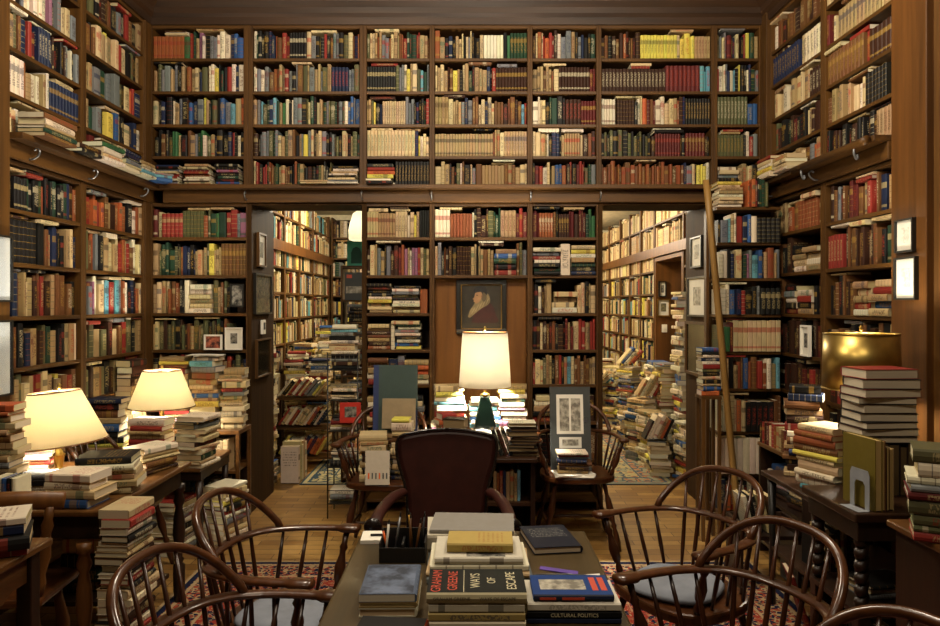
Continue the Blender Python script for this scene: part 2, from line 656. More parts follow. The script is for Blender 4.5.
def row(plane, a0, a1, z, clear, s, where, flats=0.5, depth=0.16, lean=0.12, setback=0.012, dim=None):
    """fill a shelf from its left end a0 to its right end a1 (as one faces it)"""
    fn, A, N = PL[plane]
    base = fn(a0, 0, z + 0.0008)
    length = abs(a1 - a0) - 0.006
    tk = tokens(s)
    runs = []
    for i, c in enumerate(tk):
        if i and c == tk[i - 1] and len(c) == 1:
            runs[-1][1] += 1
        else:
            runs.append([c, 1])
    items = []
    for c, n in runs:
        if c[0] == '[':
            items.append((c, R.uniform(0.15, 0.215), None, None, None))
        elif c == '_':
            items += [('_', 0.03, None, None, None)] * n
        else:
            hard, st, ac, hh, ww = R.random() < 0.6, R.random(), accent(c), R.uniform(0.74, 0.92), R.uniform(0.8, 1.15)
            cc = jit(PAL[c][0])
            for k in range(n):
                if n >= 4:
                    w = 0.028 * ww * R.uniform(0.95, 1.05)
                    items.append((c, w, (hard, st, ac, cc), hh + R.uniform(-.008, .008), 'set'))
                else:
                    items.append((c, 0.028 * R.choice([0.55, 0.8, 1.0, 1.0, 1.25, 1.6]), None, R.uniform(0.68, 0.94), None))
    fixed = sum(i[1] for i in items if i[0][0] in '[_')
    free = sum(i[1] for i in items if i[0][0] not in '[_')
    k = (length - fixed) / free if free else 1.0
    if free == 0:
        gap = (length - fixed) / max(1, len(items))
    k = max(0.3, min(k, 1.9))
    t, cnt = 0.002, 0
    tops = []
    for c, w, st, hh, kind in items:
        if c == '_':
            t += w
            continue
        if c[0] == '[':
            zz = z + 0.0008
            letters = c[1:-1]
            th = (clear - 0.012) * R.uniform(0.86, 0.97) / len(letters)
            th = min(th, 0.042)
            for li, ch in enumerate(reversed(letters)):
                L = w * R.uniform(0.86, 0.99)
                W = min(depth * R.uniform(.85, 1.1), 0.2)
                T = th * R.uniform(0.8, 1.0)
                p = base + A * (t + (w - L) * R.random()) + N * (R.uniform(-0.02, 0.03))
                p.z = zz
                put_book(basis(A, N, UP, p), L, W, T, ch,
                         f'{PAL[ch][1]} book, {ordw(len(letters) - 1 - li)} from top of pile {ordw(cnt)} along, {where}',
                         hard=R.random() < 0.5)
                zz += T + 0.0006
            t += w + (gap if free == 0 else 0)
            cnt += 1
            continue
        w *= k
        h = clear * hh
        W = depth * R.uniform(0.85, 1.1)
        sb = setback + (R.uniform(0, 0.004) if kind else R.uniform(-0.006, 0.03))
        T = w - 0.0012
        lab = f'{PAL[c][1]} book, {ordw(cnt)} from left on {where}'
        m = basis(UP, N, -A, base + A * (t + w) + N * sb)
        if not kind and R.random() < lean and T < h * 0.3:
            th = R.uniform(0.02, 0.05)
            if t + w - math.sin(th) * h > t - 0.012:
                pass
        if st:
            put_book(m, h, W, T, c, lab, st[0], st[1], st[2], tuple(x * R.uniform(.94, 1.06) for x in st[3]))
        else:
            put_book(m, h, W, T, c, lab)
        tops.append((t, t + w, h))
        t += w
        cnt += 1
    # books laid flat above the upright ones
    i, nf = 0, 0
    while i < len(tops):
        if R.random() < flats * 0.35:
            L = R.uniform(0.15, 0.22)
            j = i
            while j < len(tops) and tops[j][0] < tops[i][0] + L:
                j += 1
            if tops[i][0] + L + 0.024 < length:
                hm = max(x[2] for x in tops[i:j])
                room = clear - hm - 0.006
                zz = z + 0.0016 + hm
                while room > 0.012 and R.random() < 0.85:
                    T = min(room - 0.002, R.uniform(0.012, 0.03))
                    ch = R.choice('tcbwctrdskc')
                    p = base + A * (tops[i][0] + R.uniform(0, 0.02)) + N * R.uniform(-0.015, 0.03)
                    p.z = zz
                    put_book(basis(A, N, UP, p), L * R.uniform(.85, 1), R.uniform(.12, .17), T, ch,
                             f'{PAL[ch][1]} book laid flat, {ordw(nf)} of those atop {where}')
                    nf += 1
                    zz += T + 0.0006
                    room -= T + 0.0006
            i = j
        else:
            i += 1


def stack(x, y, z0, h, s, where, L=0.22, W=0.16, yaw=0.0, jx=0.012, jyaw=5, var=0.12, hard=None, page=None, style=None):
    """books lying in a pile, s from the top down; yaw 0 has the spines toward -Y"""
    n = len(s)
    ws = [R.uniform(0.6, 1.4) for _ in s]
    k = (h - n * 0.0006) / sum(ws)
    z = z0 + 0.0008
    top = z0
    for i, ch in enumerate(reversed(s)):
        T = ws[i] * k
        l, w = L * (1 + R.uniform(-var, var * .6)), W * (1 + R.uniform(-var, var * .6))
        ya = math.radians(yaw + R.uniform(-jyaw, jyaw))
        m = Matrix.Translation((x + R.uniform(-jx, jx), y + R.uniform(-jx, jx), z)) @ Matrix.Rotation(ya, 4, 'Z') @ Matrix.Translation((-l / 2, -w / 2, 0))
        put_book(m, l, w, T, ch, f'{PAL[ch][1]} book, {ordw(n - 1 - i)} from top of {where}', hard=hard, page=page, style=style)
        z += T + 0.0006
    return z


def pstack(px, y, z0, h, s, where, **kw):
    return stack(PX(px, y), y, z0, h, s, where, **kw)


def rs(pal, n, seed=None):
    return ''.join(R.choice(pal) for _ in range(n))
# ================================================================ the room
ZU = [2.405, 2.627, 2.862, 3.105, 3.348, 3.59]          # upper boards, the first is the ledge
ZL = [0.10, 0.39, 0.67, 0.945, 1.20, 1.47, 1.75, 2.03, 2.28]   # lower boards


def sbox(name, x0, x1, y0, y1, z0, z1, mat, bevel=0.0):
    return struct(boxo(name, x0, x1, y0, y1, z0, z1, mat, None, bevel))


sbox('floor', -3.2, 3.4, -1.6, 12.6, -0.06, 0.0, M['floor'])
sbox('ceiling', -2.9, 2.7, -1.6, 5.9, 3.88, 3.96, M['ceiling'])
sbox('wall_left', -2.80, -2.70, -1.6, 5.9, 0, 3.88, M['case_back'])
sbox('wall_right', 2.52, 2.62, -1.6, 5.9, 0, 3.88, M['case_back'])
sbox('wall_front', -2.8, 2.62, -1.6, -1.5, 0, 3.88, M['case_back'])
# back wall with two deep door openings
wb = MB()
wb.box(-2.70, -1.62, 5.62, 5.9, 0, 3.88).box(-1.62, -0.785, 5.62, 5.9, 2.30, 3.88).box(-0.785, 0.965, 5.62, 5.9, 0, 3.88)
wb.box(0.965, 1.78, 5.62, 5.9, 2.30, 3.88).box(1.78, 2.52, 5.62, 5.9, 0, 3.88)
struct(wb.build('wall_back', M['case_back']))
# door reveals: panelled linings between the book-filled walls
for k, (x0, x1) in enumerate(((-1.62, -0.785), (0.965, 1.78))):
    d = MB()
    d.box(x0 - 0.02, x0 + 0.012, 5.30, 5.9, 0, 2.281).box(x1 - 0.012, x1 + 0.02, 5.30, 5.9, 0, 2.281).box(x0 + 0.012, x1 - 0.012, 5.30, 5.6, 2.266, 2.281)
    struct(d.build('door_%d' % (k + 1), M['lining'], None, 0.003))

# near pilasters and panelling of the side walls
sbox('trim_1', 2.155, 2.52, 3.40, 3.685, 0, 3.7, M['pilaster'], 0.004)
sbox('trim_2', 2.19, 2.52, -1.5, 3.40, 0, 3.7, M['case_v'])
sbox('trim_3', -2.70, -2.315, 3.28, 3.625, 0, 3.7, M['case_v'], 0.004)
sbox('trim_4', -2.70, -2.38, -1.5, 3.28, 0, 3.7, M['case_v'])
# corner posts
sbox('trim_5', -2.70, -2.345, 5.2, 5.62, 0, 3.65, M['case_v'], 0.003)
sbox('trim_6', 2.14, 2.52, 5.2, 5.62, 0, 3.65, M['case_v'], 0.003)


def cornice(name, pts_fn, a0, a1, mat):
    prof = [(0.36, 3.59), (-0.015, 3.59), (-0.02, 3.64), (-0.05, 3.66), (-0.055, 3.70), (-0.10, 3.73), (-0.115, 3.79), (-0.16, 3.81), (-0.16, 3.88), (0.36, 3.88)]
    m = MB()
    vs = [pts_fn(a0(d) if callable(a0) else a0, d, z) for d, z in prof] + [pts_fn(a1(d) if callable(a1) else a1, d, z) for d, z in prof]
    n = len(prof)
    m.add(vs, [(i, (i + 1) % n, n + (i + 1) % n, n + i) for i in range(n)] + [tuple(range(n)), tuple(range(2 * n - 1, n - 1, -1))])
    struct(m.build(name, mat))


mit = lambda d: min(d, 0.0)
cornice('trim_7', PL['back'][0], lambda d: -2.355 - mit(d), lambda d: 2.17 + mit(d), M['cornice_x'])
cornice('trim_8', PL['left'][0], -1.4, lambda d: 5.3 + mit(d), M['cornice_y'])
cornice('trim_9', PL['right'][0], lambda d: 5.3 + mit(d), -1.4, M['cornice_y'])

# ---------------------------------------------------------------- built-in bookcases
def pbox(mb, plane, a0, a1, d0, d1, z0, z1):
    fn = PL[plane][0]
    p, q = fn(a0, d0, z0), fn(a1, d1, z1)
    return mb.box(min(p.x, q.x), max(p.x, q.x), min(p.y, q.y), max(p.y, q.y), min(p.z, q.z), max(p.z, q.z))


def bay(plane, a0, a1, boards, ztop, label, postl=0.03, postr=0.03, depth=0.30, back=True, zbase=None, panel=None):
    """one unit: two uprights, its boards, its back"""
    s = 1 if a1 > a0 else -1
    fn = PL[plane][0]
    root = thing('bookcase', label, 'bookcase', fn((a0 + a1) / 2, 0, 0), 0, 'built-in bookcases lining the library')
    off = root.location
    shift = Matrix.Translation(-off)

    def part(name, mat, *bx):
        m = MB()
        for b in bx:
            pbox(m, plane, *b)
        m.v = [tuple(shift @ Vector(v)) for v in m.v]
        return m.build(name, mat, root, 0.002)

    zb = boards[0] if zbase is None else zbase
    mx = M['case_x'] if abs(PL[plane][1].x) > 0.5 else M['case_y']
    part('side_panel', M['case_v'], (a0 - s * postl, a0, 0, depth, zb, ztop))
    part('side_panel', M['case_v'], (a1, a1 + s * postr, 0, depth, zb, ztop))
    for z in boards:
        part('shelf', mx, (a0 + s * 0.0005, a1 - s * 0.0005, 0.004, depth - 0.012, z - 0.022, z))
    if back:
        part('back_panel', M['case_back'], (a0 + s * 0.0005, a1 - s * 0.0005, depth - 0.011, depth, zb, ztop))
    if panel:
        part('front_panel', M['panel'], (a0 + s * 0.0005, a1 - s * 0.0005, 0.09, 0.11, panel[0], panel[1]))
    return root


def bx(px):
    return (px - CX) * 5.3 / F


RN = ['top', 'second', 'third', 'fourth', 'bottom']
UPB = [
    (152, 243.5, 'left corner bay', [
        'aaaaaaaaGrgtpwksswwwnuu', 'ttesstskkteatcnecwwykgkrwnw', 'cknnkwtskdunsytkgekuslto',
        'kkbkeGGckbtsgGwetnkknrkwk', '[nkscrrwso][tcmrawwcr][kkpkgkuw]']),
    (252.5, 359.5, 'bay over left doorway', [
        'wgkkknnabrrkkkkkkcskekrkbsskecbna', 'wwswsbabttrsksbetsttsettnnnnnsse', 'tslegnlgtGwkwsskecgkctgseegdsewuusu',
        'dksssegsctetbktsyscdtcskkskekcckteg', 'crkrrkabegttbbkkagtkdkketkkte[kwtwckw]']),
    (366.5, 429.5, 'left portrait bay', [
        'ecctatssacttbargggrrttb', 'kkkkkkkkkkkesswytcelgs', 'tteyknccccccccccsssknkkgr', 'ccccccccccccccnywcc', '[kroykw]kkkkkkkkkkk']),
    (434.5, 527.5, 'bay above portrait', [
        'atknktcckcsckkkcwwwwwwkGggggg', 'ctctdbytkctgktttndrdddddddddd', 'ttttctttsnsbbccnccbbbdbbdblr',
        'ttttttttttttttttttttbttctttttttt', 'cctkbkewbkcsbtttttttbtbtcc']),
    (532.5, 596.5, 'right portrait bay', [
        'dcacrorrdwsstksnkkg', 'tttbttbcddddddddddmm', 'wwcckggkkddddmmmmm', 'cctcwknnkcttttttcdbd', 'kmrwcktuuadrkmrrmegs']),
    (601.5, 711.5, 'bay over right doorway', [
        'dbkdbdaddbddyyyyyyyyyyycyyyttttt', 'ddddddddddddddddddmmmmmmmmlll', 'wwwwwkddddddkwcombmwwcctadnkkkkkkkkk',
        'kekekekekekekekdmmmmmmmmmdkmmmmmmdk', 'bababababababababababababnsckyyyw']),
    (717.5, 759.5, 'right corner bay', [
        'tscsmdncmkrygt', 'rwwsnwlkykkwngs', 'eeeeeeeeeuu', 'eeeeeeeekwrs', '[wcskw]ttck']),
]
for q, (p0, p1, ph, rows) in enumerate(UPB):
    x0, x1 = bx(p0), bx(p1)
    gl = (x0 - bx(UPB[q - 1][1])) / 2 - .0003 if q else .004
    gr = (bx(UPB[q + 1][0]) - x1) / 2 - .0003 if q < 6 else .008
    bay('back', x0, x1, ZU, 3.59, f'upper built-in walnut bookcase, {ph}', gl, gr)
    for i, sp in enumerate(rows):
        z = ZU[4 - i]
        row('back', x0, x1, z, ZU[5 - i] - z - 0.022, sp, f'{RN[i]} upper shelf, {ph}', flats=1.0)

LOWB = [
    (152, 246, 'left corner bay', ZL, None, [
        (7, 'mcrrrrreeeeeeaegGgrrsp'), (6, 'tegggekeannknttteytttbbbbbbb'), (5, 'tctcabaakkw[wwctcw]etbek____'), (4, 'tcedeekdedbteteekedgkkbe____'),
        (3, 'kteckrbkktsckkbtrkekn')]),
    (366.5, 429.5, 'left portrait bay', ZL, None, [
        (7, 'ccccttttttccccwcytkkkk'), (6, 'dctstksddmapcwpprcet'), (5, '[kdkkwytct][kwsckwwtc]a'), (4, '[ctdbtda]w[gwswkwuy]'), (3, '[bbtwr]ns[tootw]'),
        (2, '[twkrc][kcswr]'), (1, 'kdbketkdbk')]),
    (434.5, 527.5, 'bay above portrait', [0.1, 1.75, 2.03, 2.28], (0.1, 1.728), [
        (7, 'wwwwaaaaaaawkdddegggttttmrm'), (6, 'cskbddkdddddttkttbtt[tugkr]bes')]),
    (532.5, 596.5, 'right portrait bay', ZL, None, [
        (7, 'mmaaaaabkddddmmdmmmgGG'), (6, '[wsrwkgk]w[cywtgkn]'), (5, 'dkwdtt[ctcw]cckcc'), (4, 'kdcdbdbkdkmtmcrrttrr'), (3, 'rccettkbrktlcbbtbbtt'),
        (2, '[cwtkr]dbtkd'), (1, 'dkbkdbkdkb')]),
]
LN = {7: 'first', 6: 'second', 5: 'third', 4: 'fourth', 3: 'fifth', 2: 'sixth', 1: 'seventh', 0: 'eighth'}
for p0, p1, ph, zs, pan, rows in LOWB:
    x0, x1 = bx(p0), bx(p1)
    bay('back', x0, x1, zs, 2.28, f'lower built-in walnut bookcase, {ph.replace("above portrait", "with portrait panel")}', zbase=0.0, panel=pan, postl={152: .004, 366.5: .0022}.get(p0, .018), postr={246: .008, 596.5: .012}.get(p1, .018))
    for k, sp in rows:
        row('back', x0, x1, ZL[k], ZL[k + 1] - ZL[k] - 0.022, sp, f'{LN[k]} lower shelf, {ph}', flats=1.0)

SIDE = [
    ('left', 3.655, 4.36, 'left wall near bay', [
        'ttkctwdkctbwkdctbk', 'dswkswwrwwstwpwkscccs', 'ttbebnnrbmnnnncndkkdskwkks', 'wwwwwatwwtwtnnnnnnnnn', 'wcwcwcwcwcwwwcwcwcwc'],
     [(7, 'kkdkkkkgkkgakkgekkgnkda'), (6, 'nkkkkkknkbtnnkktcnn'), (5, 'ktdnbtctdbbrdtbtbbkk'), (4, 'kknbkknttdeegtkkttwc'), (3, 'dbtetctrrctdtybrb'), (2, 'kdbtkbdtkecktbd'), (1, 'kdbkkbdkekdb')]),
    ('left', 4.42, 5.194, 'left wall far bay', [
        'wkekdddbkkskrbkt', 'bkbctcytcrckekt', 'tttsgsbsekcorn', 'ctgskytuckcnnw', 'mmrmmtdkwwbkk'],
     [(7, 'aroarobtdaosakwat'), (6, 'etbasktctcracrbwcw'), (5, 'csbpwcwlrlsawknkac'), (4, 'eteteedcbtrekktc'), (3, 'ekdtbekdtbkcdtb'), (2, 'kdbkdtkbdkekb'), (1, 'kdbkdkbdk')]),
    ('right', 5.194, 4.46, 'right wall far bay', [
        'wbbdbbbdbbbdbbb', 'nnnnnnnnnnncnwwwwww', 'cccwctcoctcdddd', 'dedakgdmkkkctddd', 'cw[cwtc]ttcbsot'],
     [(7, 'tttcaabaaaaaab'), (6, 'kdbkdk[ktcw][tcwt]'), (5, 'dkbkd[kswkm][wrkt]kd'), (4, 'kdkdbkdkdkdkdmk'), (3, 'dkddmdkdmdrdkd'), (2, 'kdkdbkkdkdmkd'), (1, 'kdkdkbkdkdkd')]),
    ('right', 4.40, 3.70, 'right wall near bay', [
        'cbtcdtcbtcbtcb', 'mmcctttttttttttctt', 'bbbbbbbbbbrdddddd', 'btttwctcwtckkkkkkcc', 'kdkdkdkdkdkdkdttttc'],
     [(7, 'cdbtsdbdmmbtbrrbnbtc'), (6, 'rrrrrwdbdbdbdbdbdbkgkk'), (5, 'kdbkbbdbb[tctrw][crtuc]'), (4, 'ktbtdkbtbkdtbkt'), (3, 'kdrkdmkdkbkdkd'), (2, 'kdkbkdkdkmkdk'), (1, 'kdkdkbkdkdk')]),
]
for plane, a0, a1, ph, ups, lows in SIDE:
    pl_ = .005 if a0 == 5.194 else .0295
    pr_ = .005 if a1 == 5.194 else (.0145 if a1 == 3.70 else .0295)
    bay(plane, a0, a1, ZU, 3.59, f'upper built-in walnut bookcase, {ph}', pl_, pr_)
    bay(plane, a0, a1, ZL, 2.28, f'lower built-in walnut bookcase, {ph}', pl_, pr_, zbase=0.0)
    for i, sp in enumerate(ups):
        row(plane, a0, a1, ZU[4 - i], ZU[5 - i] - ZU[4 - i] - 0.022, sp, f'{RN[i]} upper shelf, {ph}', flats=0.9, depth=0.165)
    for k, sp in lows:
        row(plane, a0, a1, ZL[k], ZL[k + 1] - ZL[k] - 0.022, sp, f'{LN[k]} lower shelf, {ph}', flats=1.1, depth=0.165)

# ---------------------------------------------------------------- the ledge between the two tiers, on three walls
def ledge(plane, a0, a1, label, brackets, lip=0.1):
    fn = PL[plane][0]
    mx = M['case_x'] if plane == 'back' else M['case_y']
    root = thing('ledge', label, 'ledge', fn((a0 + a1) / 2, 0, 2.28), 0, 'wooden ledges between the shelf tiers')
    sh = Matrix.Translation(-root.location)

    def part(name, mat, *bxs):
        m = MB()
        for b in bxs:
            pbox(m, plane, *b)
        m.v = [tuple(sh @ Vector(v)) for v in m.v]
        return m.build(name, mat, root, 0.004)
    part('board', mx, (a0, a1, -lip, -0.0005, 2.372, 2.404))
    part('fascia', mx, (a0, a1, -0.028, -0.0005, 2.282, 2.3715))
    for a in brackets:
        pts = [(-0.029, 2.30), (-0.05, 2.30), (-0.075, 2.315), (-0.085, 2.34), (-0.07, 2.355), (-0.055, 2.345)]
        m = MB().tube([sh @ fn(a, d, z) for d, z in smooth_path3(pts)], 0.0055, 8)
        m.build('hook', M['steel'], root)
    return root


def smooth_path3(pts):
    return [(p.x, p.y) for p in smooth_path([(a, b, 0) for a, b in pts], 4)]


ledge('back', -2.25, 2.06, 'long wooden ledge above both doorways of the back wall', [bx(p) for p in (248, 363, 432, 530, 599)])
ledge('left', 3.63, 5.295, 'wooden ledge with hooks along the left wall', [3.8, 4.39, 5.08])
ledge('right', 5.295, 3.69, 'wooden ledge with hooks along the right wall', [4.43, 5.1])
# ladder rail in front of the right ledge
lr = thing('ladder_rail', 'round wooden ladder rail along the right ledge', 'rail', (2.044, 3.71, 2.38))
MB().tube([(0, 0, 0), (0, 0.05, 0), (0, .85, 0)], [0.025, 0.021, 0.021], 14).build('rail', M['case_y'], lr)
for dy in (0.12, 0.73):
    MB().tube(smooth_path([(0, dy, -0.0205), (-.002, dy, -0.04), (0.008, dy, -0.07), (0.018, dy, -0.068), (0.016, dy, -0.05)], 4), 0.0065, 8).build('bracket', M['steel'], lr)

# books lying on the ledges
LG = 2.4042
stack(-2.27, 3.87, LG, 0.125, 'bwtgb', 'pile of large books on left ledge, nearest pile', L=.3, W=.145, yaw=90, jyaw=2, jx=.004)
stack(-2.27, 4.20, LG, 0.05, 'dk', 'low dark pile on left ledge', L=.22, W=.14, yaw=90, jyaw=3, jx=.004)
stack(-2.265, 4.45, LG, 0.11, 'Gwcw', 'second pile on left ledge', L=.23, W=.14, yaw=88, jyaw=3, jx=.004)
stack(-2.265, 4.70, LG, 0.12, 'nnkscw', 'navy topped pile on left ledge', L=.23, W=.14, yaw=92, jyaw=3, jx=.004)
stack(-2.265, 4.93, LG, 0.10, 'tcwlw', 'pile on left ledge nearest the corner', L=.2, W=.14, yaw=90, jyaw=3, jx=.004)
stack(-2.22, 5.13, LG, 0.06, 'slu', 'low blue pile in ledge corner', L=.16, W=.12, yaw=45, jx=.004)
stack(bx(318), 5.222, LG, 0.022, 'tc', 'flat pair on back ledge over left doorway', L=.2, W=.135, jyaw=2, jx=.004)
stack(bx(345), 5.222, LG, 0.068, 'wkcsw', 'white pile on back ledge over left doorway', L=.21, W=.135, jyaw=2, jx=.004)
stack(bx(381), 5.222, LG, 0.032, 'wk', 'black and white pair on back ledge', L=.2, W=.135, jyaw=2, jx=.004)
stack(2.09, 4.97, LG, 0.14, 'rcwyw', 'white pile at far end of right ledge', L=.22, W=.14, yaw=-90, jyaw=3, jx=.004)
stack(2.09, 4.71, LG, 0.10, 'tccw', 'second pile from corner on right ledge', L=.2, W=.14, yaw=-90, jyaw=3, jx=.004)

# ================================================================ rooms beyond the doorways
sbox('ceiling_rear', -2.4, 3.4, 5.9, 12.6, 2.80, 2.88, M['cream_wall'])
sbox('wall_rear_left', -2.4, -2.25, 5.9, 12.6, 0, 2.8, M['case_back'])
rw = MB().box(2.42, 2.5, 5.9, 7.13, 0, 2.8).box(2.42, 2.5, 8.17, 12.6, 0, 2.8).box(2.42, 2.5, 7.13, 8.17, 2.02, 2.8)
struct(rw.build('wall_rear_right', M['case_back']))
sbox('wall_rear_end', -0.1, 2.42, 12.25, 12.4, 0, 2.8, M['cream_wall'])
sbox('wall_rear_middle', -2.25, -0.1, 10.15, 10.3, 0, 2.8, M['cream_wall'])
sbox('wall_partition', -0.1, 0.0, 5.9, 12.25, 0, 2.8, M['cream_wall'])
sbox('wall_passage', 3.0, 3.1, 6.2, 9.4, 0, 2.8, M['cream_wall'])
d3 = MB().box(2.1, 2.42, 8.15, 8.19, 0, 2.06).box(2.1, 2.42, 7.11, 7.15, 0, 2.06).box(2.1, 2.42, 7.15, 8.15, 2.02, 2.06)
struct(d3.build('door_3', M['pilaster']))

ZR = [0.1, 0.36, 0.62, 0.88, 1.14, 1.40, 1.66, 1.92, 2.17, 2.45]
PB = 'cccttwwcbkrngdeyslcctt'
for plane, edges, ph in (('lroom', [6.2, 6.78, 7.4, 8.05, 8.75, 9.75], 'left back room'), ('rroom', [11.8, 10.9, 10.1, 9.5, 8.9, 8.22], 'right back room')):
    for i in range(5):
        a0, a1 = edges[i], edges[i + 1]
        s = 1 if a1 > a0 else -1
        nm = ['nearest', 'second', 'third', 'fourth', 'farthest'][i if s > 0 else 4 - i]
        bay(plane, a0 + s * .025, a1 - s * .025, ZR, 2.72, f'{nm} bookcase bay along the side wall of {ph}', .025, .025, zbase=0)
        for k in range(1, 10):
            cl = (ZR[k + 1] if k < 9 else 2.72) - ZR[k] - 0.022
            pal = PB if s > 0 or k < 7 else 'ccctttccttwt'
            if s < 0 and i >= 3 and k >= 8:
                pal = 'ctttc'
            row(plane, a0 + s * .025, a1 - s * .025, ZR[k], cl, rs(pal, int(abs(a1 - a0) / 0.034)), f'shelf row {ordw(k)}, {nm} side bay, {ph}', flats=0.0 if k == 7 else 0.5)
# bay over and beside the inner doorway of the right room
bay('rroom', 8.18, 7.12, [2.065, 2.17, 2.45], 2.72, 'shallow book shelf over the inner doorway of right back room', .02, .02, zbase=2.04)
for k in (8, 9):
    row('rroom', 8.18, 7.12, ZR[k], .26 if k == 8 else .25, rs('cctttcc', 32), f'shelf {ordw(k)} over inner doorway')
bay('rroom', 7.08, 6.2, ZR, 2.72, 'bookcase bay nearer than the inner doorway of right back room', .02, .02, zbase=0)
for k in range(1, 10):
    row('rroom', 7.08, 6.2, ZR[k], (ZR[k + 1] if k < 9 else 2.72) - ZR[k] - .022, rs('cctorwyck', 26), f'row {ordw(k)} beside inner doorway')
bay('lfar', -1.87, -0.2, ZR, 2.72, 'bookcase along the end wall of left back room', .02, .02, zbase=0)
for k in range(4, 10):
    row('lfar', -1.87, -0.2, ZR[k], (ZR[k + 1] if k < 9 else 2.72) - ZR[k] - .022, rs(PB, 50), f'end wall row {ordw(k)}, left back room')
bay('rfar', 0.02, 2.05, ZR, 2.72, 'bookcase along the end wall of right back room', .02, .02, zbase=0)
for k in range(4, 10):
    row('rfar', 0.02, 2.05, ZR[k], (ZR[k + 1] if k < 9 else 2.72) - ZR[k] - .022, rs(PB, 60), f'end wall row {ordw(k)}, right back room')
for nm, pl, e0, e1 in (('trim_10', 'lroom', 6.2, 9.78), ('trim_11', 'rroom', 11.88, 6.2)):
    m = MB()
    pbox(m, pl, e0, e1, -0.03, -0.001, 2.07, 2.172)
    struct(m.build(nm, M['pilaster']))

# heaps of books on the back-room floors
PW = 'wwccwwtckrnsuy'


def heap(x, y, h, where, yaw=0.0, L=.22, W=.16, z=0.009):
    n = max(5, int(h / R.uniform(.024, .034)))
    stack(x, y, z, h, rs(PW, n), where, L=L, W=W, yaw=yaw, jx=0.02, jyaw=14, hard=R.random() < .5)


def slump(x, y, z, n, ang, where, inward=Vector((-1, 0, 0)), along=Vector((0, 1, 0)), h=.21):
    """a run of books that has fallen over sideways, leaning on one another"""
    p = Vector((x, y, z))
    th = math.radians(ang)
    u = (UP * math.cos(th) + along * math.sin(th)).normalized()
    tz = u.cross(inward).normalized()
    for i in range(n):
        T = R.uniform(.014, .034)
        ch = R.choice(PW + 'orlk')
        q = p.copy()
        q.z += T * math.sin(th) + .001
        put_book(basis(u, inward, tz, q + along * (T / math.cos(th) if tz.dot(along) < 0 else 0)), h * R.uniform(.82, 1.05), R.uniform(.13, .17), T - .001, ch,
                 f'{PAL[ch][1]} leaning book, {ordw(i)} in slumped run, {where}')
        p += along * (T / math.cos(th))


ls = thing('low_shelf', 'low shelf of slumped books across the corner of left back room', 'shelf', (-1.59, 6.95, .009))
for z in (.06, .34, .62):
    boxo('shelf', -.26, .28, -.13, .13, z, z + .018, M['case_x'], ls)
for x in (-.26, .262):
    for y in (-.129, .111):
        boxo('post', x - .0181 if x < 0 else x + .0185, x if x < 0 else x + .036, y, y + .018, 0, .64, M['case_v'], ls)
for k, z in enumerate((.0875, .3675, .6475)):
    slump(-1.84, 6.86, z, 13, 30 + 4 * k, f'level {ordw(k)} of low shelf', Vector((0, 1, 0)), Vector((1, 0, 0)), .19)
for i, (x, y, h, yaw, z) in enumerate([(-1.76, 7.3, 1.05, 10, .009), (-1.52, 7.28, .98, -6, .009), (-1.30, 7.45, .8, 12, .009), (-1.74, 7.6, 1.12, 0, .009), (-1.48, 7.7, 1.05, 5, .009), (-1.765, 6.17, 1.17, 3, .009)]):
    heap(x, y, h, f'heap {ordw(i)} behind low shelf', yaw, .2, .15, z)
for i, ch in enumerate('wcwtw'):
    put_book(basis(UP, Vector((-1, 0, 0)), Vector((0, -1, 0)), Vector((-1.46, 6.2 + i * .062, .0095))), R.uniform(.28, .36), .155, .055, ch, f'{PAL[ch][1]} tall binder, {ordw(i)} of row on floor just inside left doorway')
for i, (x, y, h, yaw) in enumerate([(-1.42, 8.35, 1.12, 20), (-1.7, 8.5, 1.28, 10), (-1.2, 8.75, .95, 0), (-1.45, 9.05, 1.22, 5), (-1.15, 9.3, 1.15, 0), (-0.9, 9.35, .95, 0)]):
    heap(x, y, h, f'floor heap {ordw(i)} of left back room', yaw)
for i, (x, y, h, yaw) in enumerate([
        (1.93, 6.28, .5, -80), (1.70, 6.5, .30, -100), (1.97, 6.55, 1.64, -90), (1.72, 6.8, .52, -75), (1.93, 7.05, .95, -95), (1.68, 7.1, .6, -60), (1.92, 7.35, .95, -85), (1.64, 7.45, .42, -90),
        (1.94, 7.7, .85, -90), (1.88, 8.45, .8, -60), (1.55, 9.0, .5, -30), (1.82, 9.1, .75, -50), (1.5, 9.6, .4, 0), (1.8, 9.7, .8, 10), (1.42, 10.3, .5, 0), (1.75, 10.3, .85, 0), (1.2, 10.6, .4, 0),
        (1.45, 11.0, .7, 0), (1.8, 11.0, .9, 0), (1.15, 11.2, .6, 0), (1.62, 8.55, .3, -20), (1.3, 9.9, .3, 0), (1.05, 11.0, .45, 10), (1.3, 11.5, .8, 0)]):
    heap(x, y, h, f'floor heap {ordw(i)} of right back room', yaw, .24, .18)
for i, (x, y, z, n, a) in enumerate([(1.62, 7.02, .62, 6, 30), (1.6, 9.0, .53, 6, 48), (1.5, 9.55, .42, 7, 42), (1.45, 10.2, .52, 6, 35), (1.72, 8.4, .82, 6, 40), (1.55, 6.42, .32, 7, 25)]):
    slump(x, y, z, n, a, f'heap {ordw(i)} of right back room', Vector((0, 1, 0)), Vector((1, 0, 0)), .22)
for i, (x, y, z, n, a) in enumerate([(1.35, 8.9, .52, 7, 40), (1.2, 9.75, .32, 8, 35)]):
    slump(x, y, z, n, a, f'toppled pile {ordw(i)} of right back room', Vector((0, 1, 0)), Vector((1, 0, 0)), .22)


